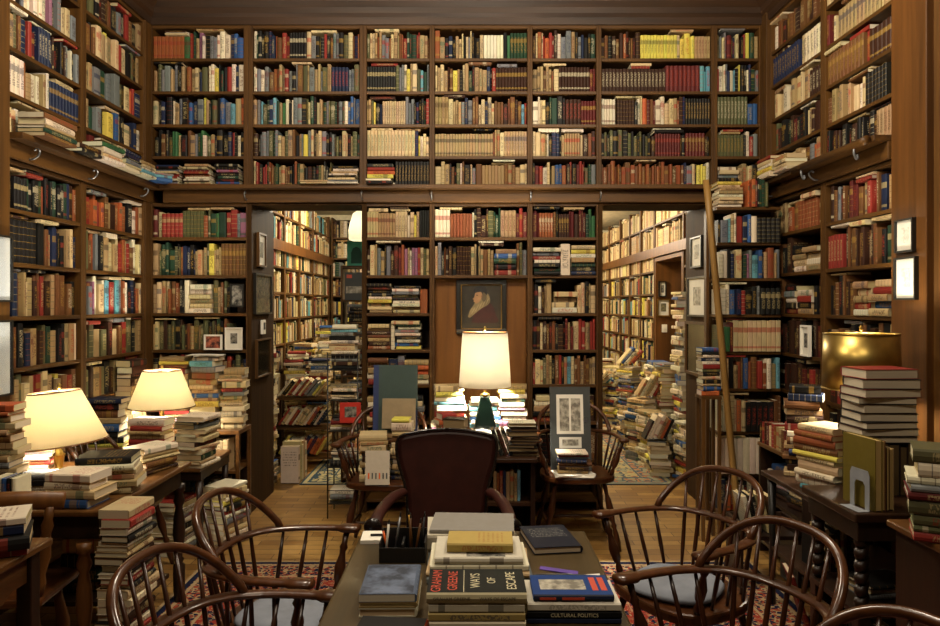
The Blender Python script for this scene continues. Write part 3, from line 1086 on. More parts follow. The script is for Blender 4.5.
def rug(name, label, x0, x1, y0, y1, cols, cell=9.0):
    hx, hy = (x1 - x0) / 2, (y1 - y0) / 2
    o = MB().box(-hx, hx, -hy, hy, 0, 0.008).build(name, rug_mat(name + '_' + label.split()[0], hx, hy, *cols, cell))
    o.location = ((x0 + x1) / 2, (y0 + y1) / 2, 0.0005)
    tag(o, label, 'rug')
    return o


rug('rug', 'red and navy knotted rug under the long desk and spindle chairs', -1.57, 1.67, 0.5, 4.28, ('#93382b', '#1d2138', '#a8906c', '#94442f'), 13)
rug('rug', 'cream rug with blue scrolls just inside the left doorway', -1.45, -0.7, 6.12, 7.3, ('#b9ae86', '#b9ae86', '#3e5160', '#a39a74'), 6)
rug('rug', 'dark red patterned runner deeper in the left back room', -1.35, -0.5, 7.45, 9.2, ('#5e3327', '#2d2019', '#8d7152', '#7a4632'))
rug('rug', 'beige and blue patterned rug inside the right doorway', 0.55, 1.75, 6.12, 9.3, ('#a89a72', '#8b8a74', '#4e5a62', '#a8724c'), 5)
rug('rug', 'faded pink rug farther back in the right room', 0.5, 1.6, 9.45, 11.3, ('#a0735a', '#8a5c48', '#b49a78', '#96664c'))
# ================================================================ chairs
def windsor(label):
    root = thing('windsor_chair', label, 'chair', (0, 0, 0), 0, 'bow-back spindle armchairs')
    sw = []
    for k in range(40):
        th = 2 * PI * k / 40
        c, s = math.cos(th), math.sin(th)
        e = 0.72
        sw.append((0.235 * math.copysign(abs(c) ** e, c) * (1 + 0.06 * s), 0.005 + 0.21 * math.copysign(abs(s) ** e, s)))
    MB().prism(sw, 0.412, 0.452).build('seat', M['chair_x'], root, 0.010)
    U = [(.272, .20), (.272, .12), (.268, .03), (.25, -.06), (.205, -.15), (.12, -.205), (0, -.222)]
    U = U + [(-x, y) for x, y in reversed(U[:-1])]
    P = smooth_path([(x, y, 0.68) for x, y in U], 5)
    n = len(P) - 1
    rad = [0.024 + (0.010 if min(i, n - i) < 5 else 0.0) for i in range(n + 1)]
    rad[0] = rad[-1] = 0.022
    MB().tube(P, rad, 10, (1.0, 0.46)).build('arm_rail', M['chair_x'], root)

    def hoop(t):
        c, s = math.cos(t), math.sin(t)
        return Vector((0.238 * math.copysign(abs(c) ** .8, c), -0.088 - 0.17 * s ** .9, 0.685 + 0.178 * s ** .85))
    MB().tube([hoop(max(0.0, min(PI, PI * k / 36))) if 0 < k < 36 else Vector((0.238 * (1 if k == 0 else -1), -0.088, 0.672)) for k in range(37)], 0.0135, 10).build('hoop', M['chair_x'], root)
    for i in range(-3, 4):
        t = math.acos(max(-1, min(1, math.copysign((abs(i * .062) / .238) ** (1 / .8), i) if i else 0)))
        a, b = Vector((i * .05, -0.165 + .012 * abs(i) * .6, .45)), hoop(t)
        turned(a, b, [(0, .005), (.25, .0085), (.5, .0075), (1, .005)], 8).build('spindle', M['chair'], root)
    for s in (-1, 1):
        for y0, y1 in ((-.10, -.085), (-.02, .0), (.055, .075)):
            xr = {-.085: .243, .0: .264, .075: .27}[y1]
            turned((s * .2, y0, .45), (s * xr, y1, .675), [(0, .006), (.4, .0085), (1, .0055)], 8).build('spindle', M['chair'], root)
        turned((s * .2, .125, .45), (s * .272, .15, .672), [(0, .011), (.12, .014), (.2, .009), (.28, .017), (.45, .021), (.6, .013), (.68, .010), (.74, .016), (.8, .010), (1, .012)], 10).build('arm_post', M['chair'], root)
        for f in (-1, 1):
            turned((s * .15, f * .135 + .005, .42), (s * .235, f * .215 + .005, 0.0), [(0, .012), (.1, .015), (.2, .012), (.27, .019), (.42, .024), (.55, .015), (.6, .012), (.64, .019), (.68, .012), (.75, .017), (.86, .019), (1, .011)], 10).build('leg', M['chair'], root)
        turned((s * .205, -.175, .16), (s * .205, .185, .16), [(0, .008), (.3, .011), (.5, .016), (.7, .011), (1, .008)], 8).build('stretcher', M['chair_x'], root)
    turned((-.205, .005, .16), (.205, .005, .16), [(0, .008), (.3, .011), (.5, .015), (.7, .011), (1, .008)], 8).build('stretcher', M['chair_x'], root)
    return root


wc = windsor('spindle armchair left of the desk, nearest the camera')


def seat_at(x, y, fwd, label, first=False):
    o = wc if first else copy_tree(wc)
    o.location = (x, y, 0.0125)
    o.rotation_euler = (0, 0, math.atan2(fwd[1], fwd[0]) - PI / 2)
    o['label'] = label
    return o


seat_at(-.60, 1.83, (.985, -.17), 'spindle armchair left of the long desk, the nearer of two', True)
seat_at(-.64, 2.45, (.97, -.1), 'spindle armchair left of the long desk, the farther of two')
seat_at(.80, 2.72, (-.88, -.46), 'spindle armchair right of the long desk with grey seat cushion, farthest of three')
seat_at(.74, 2.03, (-.90, -.42), 'spindle armchair right of the long desk, middle of three')
seat_at(.73, 1.37, (-.9, -.4), 'spindle armchair at bottom right, only the top of its hoop in view')
ch_r = seat_at(.69, 4.68, (0.02, -1), 'spindle armchair right of the reading lamp holding a charcoal mounted print')
ch_l = seat_at(-.53, 4.52, (-0.05, -1), 'spindle armchair behind the leather chair, loaded with books and a green portfolio')
ch_w = seat_at(-1.95, 4.0, (.9, .1), 'spindle armchair between the two lamp tables with dark books on its seat')
for o in (ch_r, ch_l, ch_w):
    o.location.z = 0.001
ch_r.location.z = ch_l.location.z = 0.0015


def cushion(x, y, z, rz, label):
    c = thing('seat_cushion', label, 'cushion', (x, y, z), rz, 'grey tufted seat cushions')
    vs, fs = [], []
    n, rings = 28, 7
    prof = [(0.0, .034), (.055, .040), (.11, .043), (.145, .040), (.168, .026), (.176, .016), (.165, .004), (.0, .001)]
    for r, z in prof:
        for i in range(n):
            th = 2 * PI * i / n
            k = 1 + .05 * math.cos(4 * th)
            tuft = -0.010 * math.exp(-((r - .1) / .03) ** 2) * (0.5 + 0.5 * math.cos(5 * th)) if z > .03 else 0
            vs.append((r * k * math.cos(th), r * k * math.sin(th), z + tuft))
    for j in range(len(prof) - 1):
        for i in range(n):
            k = (i + 1) % n
            fs.append((j * n + i, j * n + k, (j + 1) * n + k, (j + 1) * n + i))
    MB().add(vs, fs, True).build('pad', M['cushion'], c)
    for k in range(5):
        th = 2 * PI * k / 5
        MB().lathe([(.001, .0), (.008, .001), (.008, .004), (.001, .006)], 10, Matrix.Translation((.09 * math.cos(th), .09 * math.sin(th), .030))).build('button', M['cushion'], c)
    return c


cushion(.774, 2.706, .466, 0.2, 'grey blue tufted cushion on the farthest chair right of the desk')
cushion(-.57, 1.825, .466, 1.2, 'grey tufted cushion on the nearer chair left of the desk')
cushion(-.611, 2.447, .466, .4, 'grey tufted cushion on the farther chair left of the desk')

# leather armchair at the head of the desk, facing the camera
ac = thing('leather_armchair', 'oxblood leather armchair at the far head of the long desk', 'armchair', (-.105, 3.05, .009), PI)
half = [(.165, .40), (.172, .52), (.178, .64), (.190, .72), (.212, .79), (.226, .86), (.224, .905), (.205, .93), (.16, .942), (.08, .955), (0, .96)]
half = [(p.x, p.y) for p in smooth_path([(a, b, 0) for a, b in half], 3)]
outl = half + [(-x, z) for x, z in reversed(half[:-1])]
tilt = Matrix.Translation((0, -.16, 0)) @ Matrix.Rotation(0.10, 4, 'X') @ Matrix(((1, 0, 0, 0), (0, 0, -1, 0), (0, 1, 0, 0), (0, 0, 0, 1)))
MB().prism([(x, z - 0.0) for x, z in outl], -0.05, 0.05, tilt).build('backrest', M['leather'], ac, 0.022)
for s in (1, -1):
    MB().tube([tilt @ Vector((x * 1.0, z, -.052)) for x, z in (half if s == 1 else [(-a, b) for a, b in half])], .0065, 8).build('piping', M['leather_black'], ac)
MB().box(-.235, .235, -.2, .27, .30, .40).build('seat_frame', M['leather'], ac, .02)
MB().box(-.215, .215, -.12, .285, .40, .485).build('seat_cushion', M['leather'], ac, .03)
for s in (-1, 1):
    MB().tube(smooth_path([(s * .195, -.165, .685), (s * .225, -.05, .695), (s * .252, .1, .69), (s * .262, .22, .68), (s * .262, .27, .66)], 4), .025, 12, (1, .75)).build('arm', M['leather'], ac)
    turned((s * .25, .17, .33), (s * .264, .22, .675), [(0, .022), (.3, .018), (.6, .022), (1, .026)], 10).build('arm_support', M['chair'], ac)
    MB().lathe([(.002, -.012), (.032, -.008), (.036, .0), (.032, .008), (.002, .012)], 16, Matrix.Translation((s * .268, .285, .668)) @ Matrix.Rotation(PI / 2, 4, 'X')).build('arm_scroll', M['leather_black'], ac)
    for y in (-.15, .22):
        MB().box(s * .2 - .022, s * .2 + .022, y - .022, y + .022, 0, .30).build('leg', M['chair'], ac, .005)

# side chair tucked under the lamp table
cc = thing('side_chair', 'wooden spindle-back side chair tucked under the nearer lamp table', 'chair', (-1.80, 2.74, .001), .16)
sp_ = [(-.2, -.12), (.2, -.12), (.225, .2), (.15, .235), (-.15, .235), (-.225, .2)]
MB().prism(sp_, .41, .445).build('seat', M['chair_x'], cc, .012)
CU = smooth_path([(-.275, -.10, .80), (-.16, -.155, .82), (0, -.175, .825), (.16, -.155, .82), (.275, -.10, .80)], 6)
MB().tube(CU, .034, 10, (.6, 1.0)).build('crest_rail', M['honey'], cc)
for k in range(-2, 3):
    turned((k * .065, -.09, .445), (k * .085, -.165 + .008 * abs(k), .795), [(0, .007), (.35, .012), (.6, .009), (1, .007)], 8).build('spindle', M['honey'], cc)
for s in (-1, 1):
    turned((s * .18, -.09, .445), (s * .235, -.125, .79), [(0, .016), (.15, .022), (.25, .015), (.45, .026), (.7, .016), (.78, .022), (.85, .015), (1, .018)], 10).build('back_post', M['honey'], cc)
    for f in (-1, 1):
        turned((s * .15, f * .1 + .05, .41), (s * .2, f * .16 + .04, 0), [(0, .014), (.25, .02), (.4, .026), (.58, .014), (.63, .022), (.68, .014), (.85, .021), (1, .012)], 10).build('leg', M['honey'], cc)

# ================================================================ tables
dk = thing('long_desk', 'long brown oak desk in the foreground covered with books and papers', 'desk', (0.012, 1.5, 0.009))
MB().box(-.385, .385, -.62, .99, .708, .741).build('desktop', M['desk'], dk, .008)
MB().box(-.36, .36, -.58, .95, .62, .7075).build('apron', M['desk_v'], dk)
for sx in (-1, 1):
    for y in (-.52, .88):
        turned((sx * .30, y, .62), (sx * .30, y, 0), [(0, .035), (.15, .035), (.17, .024), (.3, .036), (.6, .026), (.78, .02), (.8, .034), (1, .026)], 12).build('leg', M['desk_v'], dk)
DT = 0.7502

t1 = thing('lamp_table', 'wooden table with turned legs under the nearer parchment lamp', 'table', (-1.865, 3.27, .009))
MB().box(-.44, .44, -.47, .42, .695, .72).build('tabletop', M['table'], t1, .008)
MB().box(-.40, .40, -.43, .38, .60, .6945).build('apron', M['ebony'], t1, .002)
for sx in (-1, 1):
    for y in (-.48, .43):
        P = [(0, .034), (.06, .034), (.07, .022), (.14, .034), (.19, .020), (.3, .033), (.42, .036), (.55, .024), (.62, .018), (.64, .03), (.67, .02), (.69, .034), (.9, .034), (1, .026)]
        turned((sx * .37, y, .60), (sx * .37, y, 0), [(a, b * .86) for a, b in P], 12).build('leg', M['honey'] if y < 0 else M['ebony'], t1)  # rear legs coloured black so they sink into the shade below the table
MB().box(-.36, .36, -.02, .33, .16, .18).build('shelf', M['ebony'], t1)

t2 = thing('low_table', 'low dark table under the farther parchment lamp', 'table', (-1.96, 4.66, 0))
MB().box(-.37, .325, -.3, .28, .515, .54).build('tabletop', M['table'], t2, .006)
MB().box(-.34, .32, -.27, .25, .46, .5145).build('apron', M['ebony'], t2)
for sx in (-1, 1):
    for y in (-.24, .22):
        turned((sx * .3, y, .46), (sx * .3, y, 0), [(0, .024), (.3, .018), (.7, .022), (1, .016)], 10).build('leg', M['ebony'], t2)

t0 = thing('side_table', 'wooden side table with shaped apron at the far left edge', 'table', (-1.80, 1.81, .03))
MB().box(-.40, .40, -.62, .61, .695, .72).build('tabletop', M['table'], t0, .006)
for x in (-.36, .345):
    poly = [(-.55, .694), (.55, .694), (.55, .60), (.45, .60), (.40, .575), (.33, .60), (.22, .63), (0, .64), (-.22, .63), (-.33, .60), (-.40, .575), (-.45, .60), (-.55, .60)]
    MB().prism(poly, 0, .018, Matrix(((0, 0, 1, x), (1, 0, 0, 0), (0, 1, 0, 0), (0, 0, 0, 1)))).build('apron', M['table'], t0)
for sx in (-1, 1):
    for y in (-.55, .55):
        MB().box(sx * .352 - .025, sx * .352 + .025, y - .025, y + .025, -.0205, .6945).build('leg', M['ebony'], t0, .004)

t3 = thing('writing_desk', 'dark wooden writing desk under the bright linen lamp', 'desk', (.07, 4.42, .009))
MB().box(-.30, .30, -.48, .48, .655, .68).build('desktop', M['ebony_x'], t3, .005)
MB().box(-.29, -.265, -.45, .45, 0, .6545).build('side_panel', M['ebony'], t3)
MB().box(.265, .29, -.45, .45, 0, .6545).build('side_panel', M['ebony'], t3)
MB().box(-.264, .264, .10, .12, 0, .6545).build('back_panel', M['ebony'], t3)
MB().box(-.264, .264, -.44, .099, .41, .43).build('shelf', M['ebony_x'], t3)
MB().box(-.264, .264, -.44, .099, .10, .12).build('shelf', M['ebony_x'], t3)
T3 = .6892

lb = thing('low_bookcase', 'low open bookcase below the left corner shelves piled with books', 'bookcase', (-1.93, 5.13, 0))
MB().box(-.33, .33, -.14, .14, .63, .66).build('top', M['table'], lb, .004)
for x in (-.33, .305):
    for y in (-.14, .115):
        MB().box(x, x + .025, y, y + .025, 0, .6295).build('leg', M['table'], lb, .003)
for z in (.08, .36):
    MB().box(-.304, .304, -.14, .14, z, z + .018).build('shelf', M['table'], lb)
MB().box(-.304, .304, .125, .139, .099, .35).build('back_panel', M['ebony'], lb)

# narrow tall bookcase by the right corner (front plane at Y = 5.06)
ZN = [0.12, .37, .66, .955, 1.21, 1.465, 1.715, 1.96, 2.205]
nb = thing('narrow_bookcase', 'tall narrow open bookcase crammed with books beside the ladder', 'bookcase', (1.92, 5.06, 0))
for x in (-.24, .22):
    MB().box(x, x + .02, .06, .11, 0, 2.2).build('side_panel', M['case_v'], nb)
for z in ZN:
    MB().box(-.2195, .2195, -.105, .11, z - .02, z).build('shelf', M['case_x'], nb, .002)

# right side: cabinet with twisted columns, and tables
cb = thing('cabinet', 'black carved cabinet with twisted columns below the yellow book', 'cabinet', (1.79, 2.91, .009))
MB().box(-.35, .34, -.22, .22, .705, .74).build('top', M['ebony_x'], cb, .006)
MB().box(-.33, .33, -.20, .20, .63, .7045).build('frieze', M['ebony'], cb, .003)
MB().box(-.33, .33, -.20, .20, .34, .36).build('shelf', M['ebony'], cb)
MB().box(-.33, .33, -.20, .20, .04, .07).build('base', M['ebony'], cb)
MB().box(-.32, .32, .175, .195, .0705, .3395).build('back_panel', M['ebony'], cb)
for sx in (-1, 1):
    for y in (-.17, .17):
        vs = MB()
        pts = [(sx * .30 + .009 * math.cos(k * .9), y + .009 * math.sin(k * .9), .361 + (.268) * k / 40) for k in range(41)]
        vs.tube(pts, [.022 + .006 * math.sin(k * .9 * 2) for k in range(41)], 10).build('twisted_column', M['ebony'], cb)
        MB().box(sx * .30 - .025, sx * .30 + .025, y - .025, y + .025, 0.0, .34).build('leg', M['ebony'], cb, .004)

t4 = thing('corner_table', 'dark side table under the brass lamp on the right', 'table', (1.76, 3.42, .009))
MB().box(-.26, .35, -.27, .30, .645, .67).build('tabletop', M['ebony_x'], t4, .005)
for sx in (-1, 1):
    for y in (-.22, .25):
        turned((sx * .265 + .045, y, .645), (sx * .265 + .045, y, 0), [(0, .022), (.5, .014), (1, .018)], 10).build('leg', M['black'], t4)
MB().box(-.23, .32, -.25, .26, .28, .295).build('shelf', M['ebony_x'], t4)

t5 = thing('open_bookcase', 'low wooden bookcase at far right edge with red books below', 'bookcase', (1.84, 2.34, .009))
MB().box(-.35, .33, -.24, .24, .73, .755).build('top', M['table'], t5, .006)
MB().box(-.32, -.30, -.23, .23, 0, .7295).build('side_panel', M['ebony'], t5)
MB().box(.30, .32, -.23, .23, 0, .7295).build('side_panel', M['ebony'], t5)
MB().box(-.299, .299, -.21, .23, .30, .32).build('shelf', M['ebony'], t5)

t6 = thing('shelf_unit', 'low shelf unit along the right wall topped with a row of small books', 'bookcase', (1.985, 4.2, 0))
MB().box(-.19, .17, -.30, .30, .655, .68).build('top', M['table'], t6, .004)
for y in (-.30, .28):
    MB().box(-.18, .16, y, y + .02, 0, .6545).build('side_panel', M['ebony'], t6)
for z in (.06, .34):
    MB().box(-.18, .16, -.2795, .2795, z, z + .02).build('shelf', M['ebony'], t6)

# wire rack in the left doorway
rk = thing('wire_rack', 'thin black wire rack stacked with books inside the left doorway', 'rack', (-.905, 5.28, 0.0))
for x in (-.115, .10):
    for y in (-.12, .12):
        MB().tube([(x, y, 0), (x, y, 1.19)], .005, 8).build('post', M['black'], rk)
for z in (.1, .36, .62, .84, 1.06):
    MB().box(-.112, .097, -.118, .118, z, z + .006).build('shelf', M['black'], rk)
for z in (.20, .48, .74, .95, 1.17):
    MB().tube([(-.115, -.12, z), (.10, -.12, z)], .0035, 6).build('rail', M['black'], rk)

bs_ = thing('book_stand', 'small dark stand holding a pile beside the right doorway', 'stand', (1.562, 4.72, 0))
boxo('top', -.065, .065, -.07, .07, .92, .94, M['case_x'], bs_)
for x in (-.062, .042):
    for y in (-.068, .048):
        boxo('leg', x, x + .02, y, y + .02, 0, .9195, M['case_v'], bs_)

# ladder leaning at the right doorway
ld = thing('ladder', 'wooden library ladder leaning beside the right doorway', 'ladder', (1.706, 4.55, .01))
tp = Vector((-.215, 0, 2.31))
ray = Vector((.345, .939, 0))
for k in (0.0, .30):
    off = ray * k
    m = MB()
    w, t = .017, .022
    for_ = [Vector((0, 0, 0)) + off, tp + off * .93]
    m.tube([for_[0] + (for_[1] - for_[0]) * (i / 8) for i in range(9)], .02, 8).build('stile', M['ladder'], ld)
for i in range(1, 9):
    p = tp * (i / 9)
    MB().tube([p + ray * .012, p + ray * .285], .012, 8).build('rung', M['ladder'], ld)

# ================================================================ lamps
def lamp(name, label, x, y, z0, rt, rb, zs0, zs1, shade, power, base_fn, bulb_z=None, tiltx=0, color=(1, .91, .74)):
    L = thing(name, label, 'lamp', (x, y, z0))
    base_fn(L)
    mt = Matrix.Translation((0, 0, zs0 - z0)) @ Matrix.Rotation(tiltx, 4, 'Y')
    h = zs1 - zs0
    sh = MB()
    n = 48
    vs, fs = [], []
    for r, z in ((rb, 0), (rt, h), (rt - .0025, h), (rb - .0025, 0)):
        vs += [(r * math.cos(2 * PI * i / n), r * math.sin(2 * PI * i / n), z) for i in range(n)]
    for k in range(4):
        for i in range(n):
            j = (i + 1) % n
            fs.append((k * n + i, k * n + j, ((k + 1) % 4) * n + j, ((k + 1) % 4) * n + i))
    sh.add(vs, fs, True, mt).build('lamp_shade', shade, L)
    for r, z in ((rb, 0.003), (rt, h - .003)):
        MB().tube([mt @ Vector((r * math.cos(2 * PI * i / 48), r * math.sin(2 * PI * i / 48), z)) for i in range(49)], .0035, 6).build('shade_trim', M['honey'] if shade != M['brass'] else M['brass'], L)
    bz = (zs0 + zs1) / 2 - z0 if bulb_z is None else bulb_z
    MB().lathe([(.004, -.035), (.012, -.03), (.026, .0), (.02, .022), (.004, .032)], 14, Matrix.Translation((0, 0, bz))).build('bulb', M['bulb'], L)
    MB().tube([(0, 0, bz + .03), (0, 0, h + zs0 - z0 + .012)], .003, 6).build('harp', M['brass'], L)
    for k in range(3):
        a = 2 * PI * k / 3 + .4
        MB().tube([(0, 0, h + zs0 - z0 - .006), mt @ Vector((rt * math.cos(a), rt * math.sin(a), h - .006))], .002, 6).build('spider_arm', M['brass'], L)
    MB().lathe([(.003, .0), (.009, .006), (.006, .012), (.010, .02), (.003, .03)], 10, Matrix.Translation((0, 0, h + zs0 - z0 + .008))).build('finial', M['brass'], L)
    ld_ = bpy.data.lights.new(name + '_light', 'POINT')
    ld_.energy = power
    ld_.color = color
    ld_.shadow_soft_size = .035
    lo = bpy.data.objects.new(name + '_light', ld_)
    COL.objects.link(lo)
    lo.parent = L
    lo.location = (0, 0, bz)
    return L


def brass_base(h):
    def f(L):
        MB().lathe([(.07, 0), (.072, .012), (.05, .02), (.02, .03), (.016, .05), (.022, .08), (.022, .10), (.028, .105), (.016, .118), (.018, .16), (.024, .175), (.018, .185), (.012, h - .03), (.018, h - .02), (.012, h)], 24).build('base', M['brass'], L)
    return f


lamp('table_lamp', 'brass lamp with lit parchment shade on the nearer left table', PX(59, 3.35), 3.35, .7295, .108, .207, PZ(443, 3.35), PZ(391, 3.35), M['shade_yellow'], 105, brass_base(.25), tiltx=-.09)
lamp('table_lamp', 'brass lamp with lit parchment shade before the left corner shelves', PX(162, 4.72), 4.72, .5405, .117, .207, PZ(407, 4.72), PZ(370, 4.72), M['shade_yellow'], 105, brass_base(.38))


def pyramid_base(L):
    m = MB()
    m.add([(-.085, -.065, 0), (.085, -.065, 0), (.085, .065, 0), (-.085, .065, 0), (-.03, -.025, .26), (.03, -.025, .26), (.03, .025, .26), (-.03, .025, .26)],
          [(3, 2, 1, 0), (4, 5, 6, 7), (0, 1, 5, 4), (1, 2, 6, 5), (2, 3, 7, 6), (3, 0, 4, 7)])
    m.build('base', M['greenglass'], L, .008)
    MB().tube([(0, 0, .26), (0, 0, .46)], .008, 10).build('stem', M['brass'], L)
    MB().lathe([(.03, 0), (.03, .012), (.012, .02)], 16, Matrix.Translation((0, 0, .258))).build('collar', M['brass'], L)
    for s in (-1, 1):
        MB().tube(smooth_path([(0, 0, .40), (s * .07, -.01, .395), (s * .11, -.012, .37)], 3), .004, 6).build('socket_arm', M['brass'], L)
        MB().lathe([(.006, 0), (.017, .005), (.017, .04), (.006, .045)], 12, Matrix.Translation((s * .11, -.012, .325))).build('socket', M['black'], L)
    MB().tube([(.035, -.02, .38), (.10, -.03, .23)], .0018, 6).build('pull_chain', M['brass'], L)


lamp('reading_lamp', 'tall linen-shaded lamp with dark green pyramid base on writing desk', PX(485, 4.62), 4.62, T3 + .0003, .145, .168, PZ(387, 4.62), PZ(332, 4.62), M['shade_cream'], 380, pyramid_base, color=(1, .92, .76))


def urn_base(L):
    MB().lathe([(.05, 0), (.055, .015), (.03, .03), (.028, .05), (.075, .12), (.085, .18), (.06, .24), (.022, .28), (.018, .42), (.02, .48)], 24).build('base', M['silver'], L)


lamp('brass_shade_lamp', 'lamp with broad brass drum shade and silver urn base at right', PX(861, 3.42), 3.42, 0.6795, .163, .17, PZ(389, 3.42), PZ(333, 3.42), M['brass'], 75, urn_base, bulb_z=.57)

# ================================================================ pictures
def picture(label, plane, a0, a1, z0, z1, kind, frame, lean=0.0, d=-.002, fw=.012, mount=True, cat='picture', glass=False, name='framed_picture'):
    """plane: (origin fn taking a, out, z) with out = distance off the wall"""
    root = thing(name, label, cat, plane((a0 + a1) / 2, 0, z0))
    sh = Matrix.Translation(-root.location)

    def pb(name, mat, *bx_, parent=root):
        m = MB()
        for (p, q, o0, o1, u, v) in bx_:
            A, B = plane(p, o0, u), plane(q, o1, v)
            m.box(min(A.x, B.x), max(A.x, B.x), min(A.y, B.y), max(A.y, B.y), u, v)
        m.v = [tuple(sh @ Vector(v)) for v in m.v]
        return m.build(name, mat, parent)
    pb('frame', frame, (a0, a1, .001, .022, z0, z0 + fw), (a0, a1, .001, .022, z1 - fw, z1), (a0, a0 + fw, .001, .022, z0 + fw, z1 - fw), (a1 - fw, a1, .001, .022, z0 + fw, z1 - fw))
    w, h = a1 - a0, z1 - z0
    if mount:
        pb('mount', M['mount'], (a0 + fw, a1 - fw, .002, .010, z0 + fw, z1 - fw))
        pb('print', kind, (a0 + w * .3, a1 - w * .3, .0101, .0108, z0 + h * .28, z1 - h * .26))
    else:
        pb('print', kind, (a0 + fw, a1 - fw, .002, .010, z0 + fw, z1 - fw))
    if glass:
        pb('glass', M['pane'], (a0 + fw, a1 - fw, .014, .0155, z0 + fw, z1 - fw))
    return root


def print_mat(name, a, b, sc=26):
    t = NT(name)
    nz = t.noise(t.coord('Object', (sc, sc, sc)), 1, 4, 0.6)
    t.bsdf(t.ramp(nz, [(.4, rgb(a)), (.62, rgb(b))]), .7)
    return t.m


M['etching'] = print_mat('grey_etching', '#6e695d', '#b9b3a2')
M['sketch'] = print_mat('faint_sketch', '#b7b3a6', '#dad6ca', 40)
M['photo_bw'] = print_mat('black_white_photo', '#161513', '#8a857a', 30)
M['photo_red'] = print_mat('reddish_photo', '#3a1510', '#b5654a', 30)
M['dim_print'] = print_mat('dim_engraving', '#3a3628', '#77704f', 30)

lw = lambda a, o, z: Vector((-2.315 + o, a, z))
rwp = lambda a, o, z: Vector((2.155 - o, a, z))
dl = lambda a, o, z: Vector((-1.608 + o, a, z))
drr = lambda a, o, z: Vector((1.768 - o, a, z))
picture('blank pale picture in black frame on left pilaster, upper one', lw, 3.42, 3.618, 1.545, 1.875, M['blueprint'], M['black'], mount=False, fw=.01, glass=True)
picture('blank pale picture in black frame on left pilaster, lower one', lw, 3.42, 3.618, 1.08, 1.455, M['blueprint'], M['black'], mount=False, fw=.01, glass=True)
picture('small framed sketch on the right pilaster, upper of two', rwp, 3.475, 3.625, 1.79, 1.955, M['sketch'], M['black'], fw=.009)
picture('framed sketch on the right pilaster, lower of two', rwp, 3.455, 3.63, 1.555, 1.765, M['sketch'], M['black'], fw=.009)
picture('small framed print high inside the left doorway', dl, 5.42, 5.62, 1.82, 2.08, M['dim_print'], M['case_v'], fw=.015)
picture('glazed framed engraving in the middle of left door reveal', dl, 5.34, 5.78, 1.46, 1.77, M['dim_print'], M['black'], mount=False, glass=True, fw=.015)
picture('glazed framed engraving lowest on left door reveal', dl, 5.38, 5.76, .98, 1.27, M['mirror'], M['case_v'], mount=False, fw=.012)
picture('small framed print highest on right door reveal', drr, 5.45, 5.72, 1.82, 2.06, M['etching'], M['black'], fw=.012)
picture('white-mounted framed etching in the middle of right door reveal', drr, 5.36, 5.80, 1.44, 1.75, M['etching'], M['black'], fw=.014)
picture('glazed framed map lowest on right door reveal', drr, 5.32, 5.86, .98, 1.40, M['mirror'], M['case_v'], mount=False, fw=.022)
th_ = thing('thermostat', 'white thermostat on left door reveal', 'thermostat', (-1.607, 5.56, 1.36))
boxo('housing', 0, .02, -.04, .04, -.055, .055, M['white'], th_, .004)
boxo('display', .0201, .022, -.022, .022, -.02, .035, M['greyboard'], th_)
bkp = lambda a, o, z: Vector((a, 8.149 - o, z))
picture('small black framed picture by the inner doorway', bkp, 2.13, 2.22, 1.62, 1.80, M['photo_bw'], M['black'], fw=.014)
picture('gilt framed print below the black one by inner doorway', bkp, 2.115, 2.26, 1.40, 1.60, M['dim_print'], M['gold'], fw=.014)
sw_ = thing('light_switch', 'white light switch plate by the inner doorway', 'switch', (2.2, 8.149, 1.22))
boxo('plate', -.03, .03, -.008, -.001, 0, .09, M['white'], sw_, .002)
boxo('toggle', -.006, .006, -.016, -.0081, .035, .055, M['white'], sw_)

# small photographs standing on the corner bay shelves
sh_ = lambda y: (lambda a, o, z: Vector((a, y - o, z)))
picture('small reddish photograph in white mount on left corner shelf', sh_(5.295), bx(205), bx(223), 1.2012, 1.313, M['photo_red'], M['white'], fw=.012, mount=False, name='framed_photograph', cat='photograph')
picture('seated figure black-and-white photograph on left corner shelf', sh_(5.295), bx(226), bx(243), 1.2012, 1.365, M['photo_bw'], M['white'], name='framed_photograph', cat='photograph', fw=.008)
picture('dark photograph leaning on third shelf of left corner bay', sh_(5.29), bx(231), bx(245), 1.515, 1.685, M['photo_bw'], M['black'], mount=False, name='framed_photograph', cat='photograph')
picture('small photograph on dim shelf of right wall', lambda a, o, z: Vector((2.165 - o, a, z)), 4.56, 4.68, 1.2012, 1.40, M['photo_bw'], M['white'], name='framed_photograph', cat='photograph')

# portrait over the writing desk: an old bearded man in profile
pt = thing('portrait_painting', 'dark framed oil portrait of bearded old man in profile', 'painting', (bx(481.5), 5.388, PZ(334, 5.38)))
pw, phh = .188, .405
fr = MB()
fr.box(-pw, pw, -.035, 0, 0, .035).box(-pw, pw, -.035, 0, phh - .035, phh).box(-pw, -pw + .035, -.035, 0, .035, phh - .035).box(pw - .035, pw, -.035, 0, .035, phh - .035)
fr.build('frame', M['black'], pt, .004)
ins = MB()
w2, z2, z3 = pw - .0355, .0355, phh - .0355
ins.box(-w2, w2, -.022, -.004, z2, z2 + .006).box(-w2, w2, -.022, -.004, z3 - .006, z3).box(-w2, -w2 + .006, -.022, -.004, z2 + .006, z3 - .006).box(w2 - .006, w2, -.022, -.004, z2 + .006, z3 - .006)
ins.build('inner_moulding', M['gold'], pt)
cv = boxo('canvas', -w2 + .0065, w2 - .0065, -.012, -.004, z2 + .0065, z3 - .0065, plain('painting_ground', '#302b22', .35, var=.3), pt)


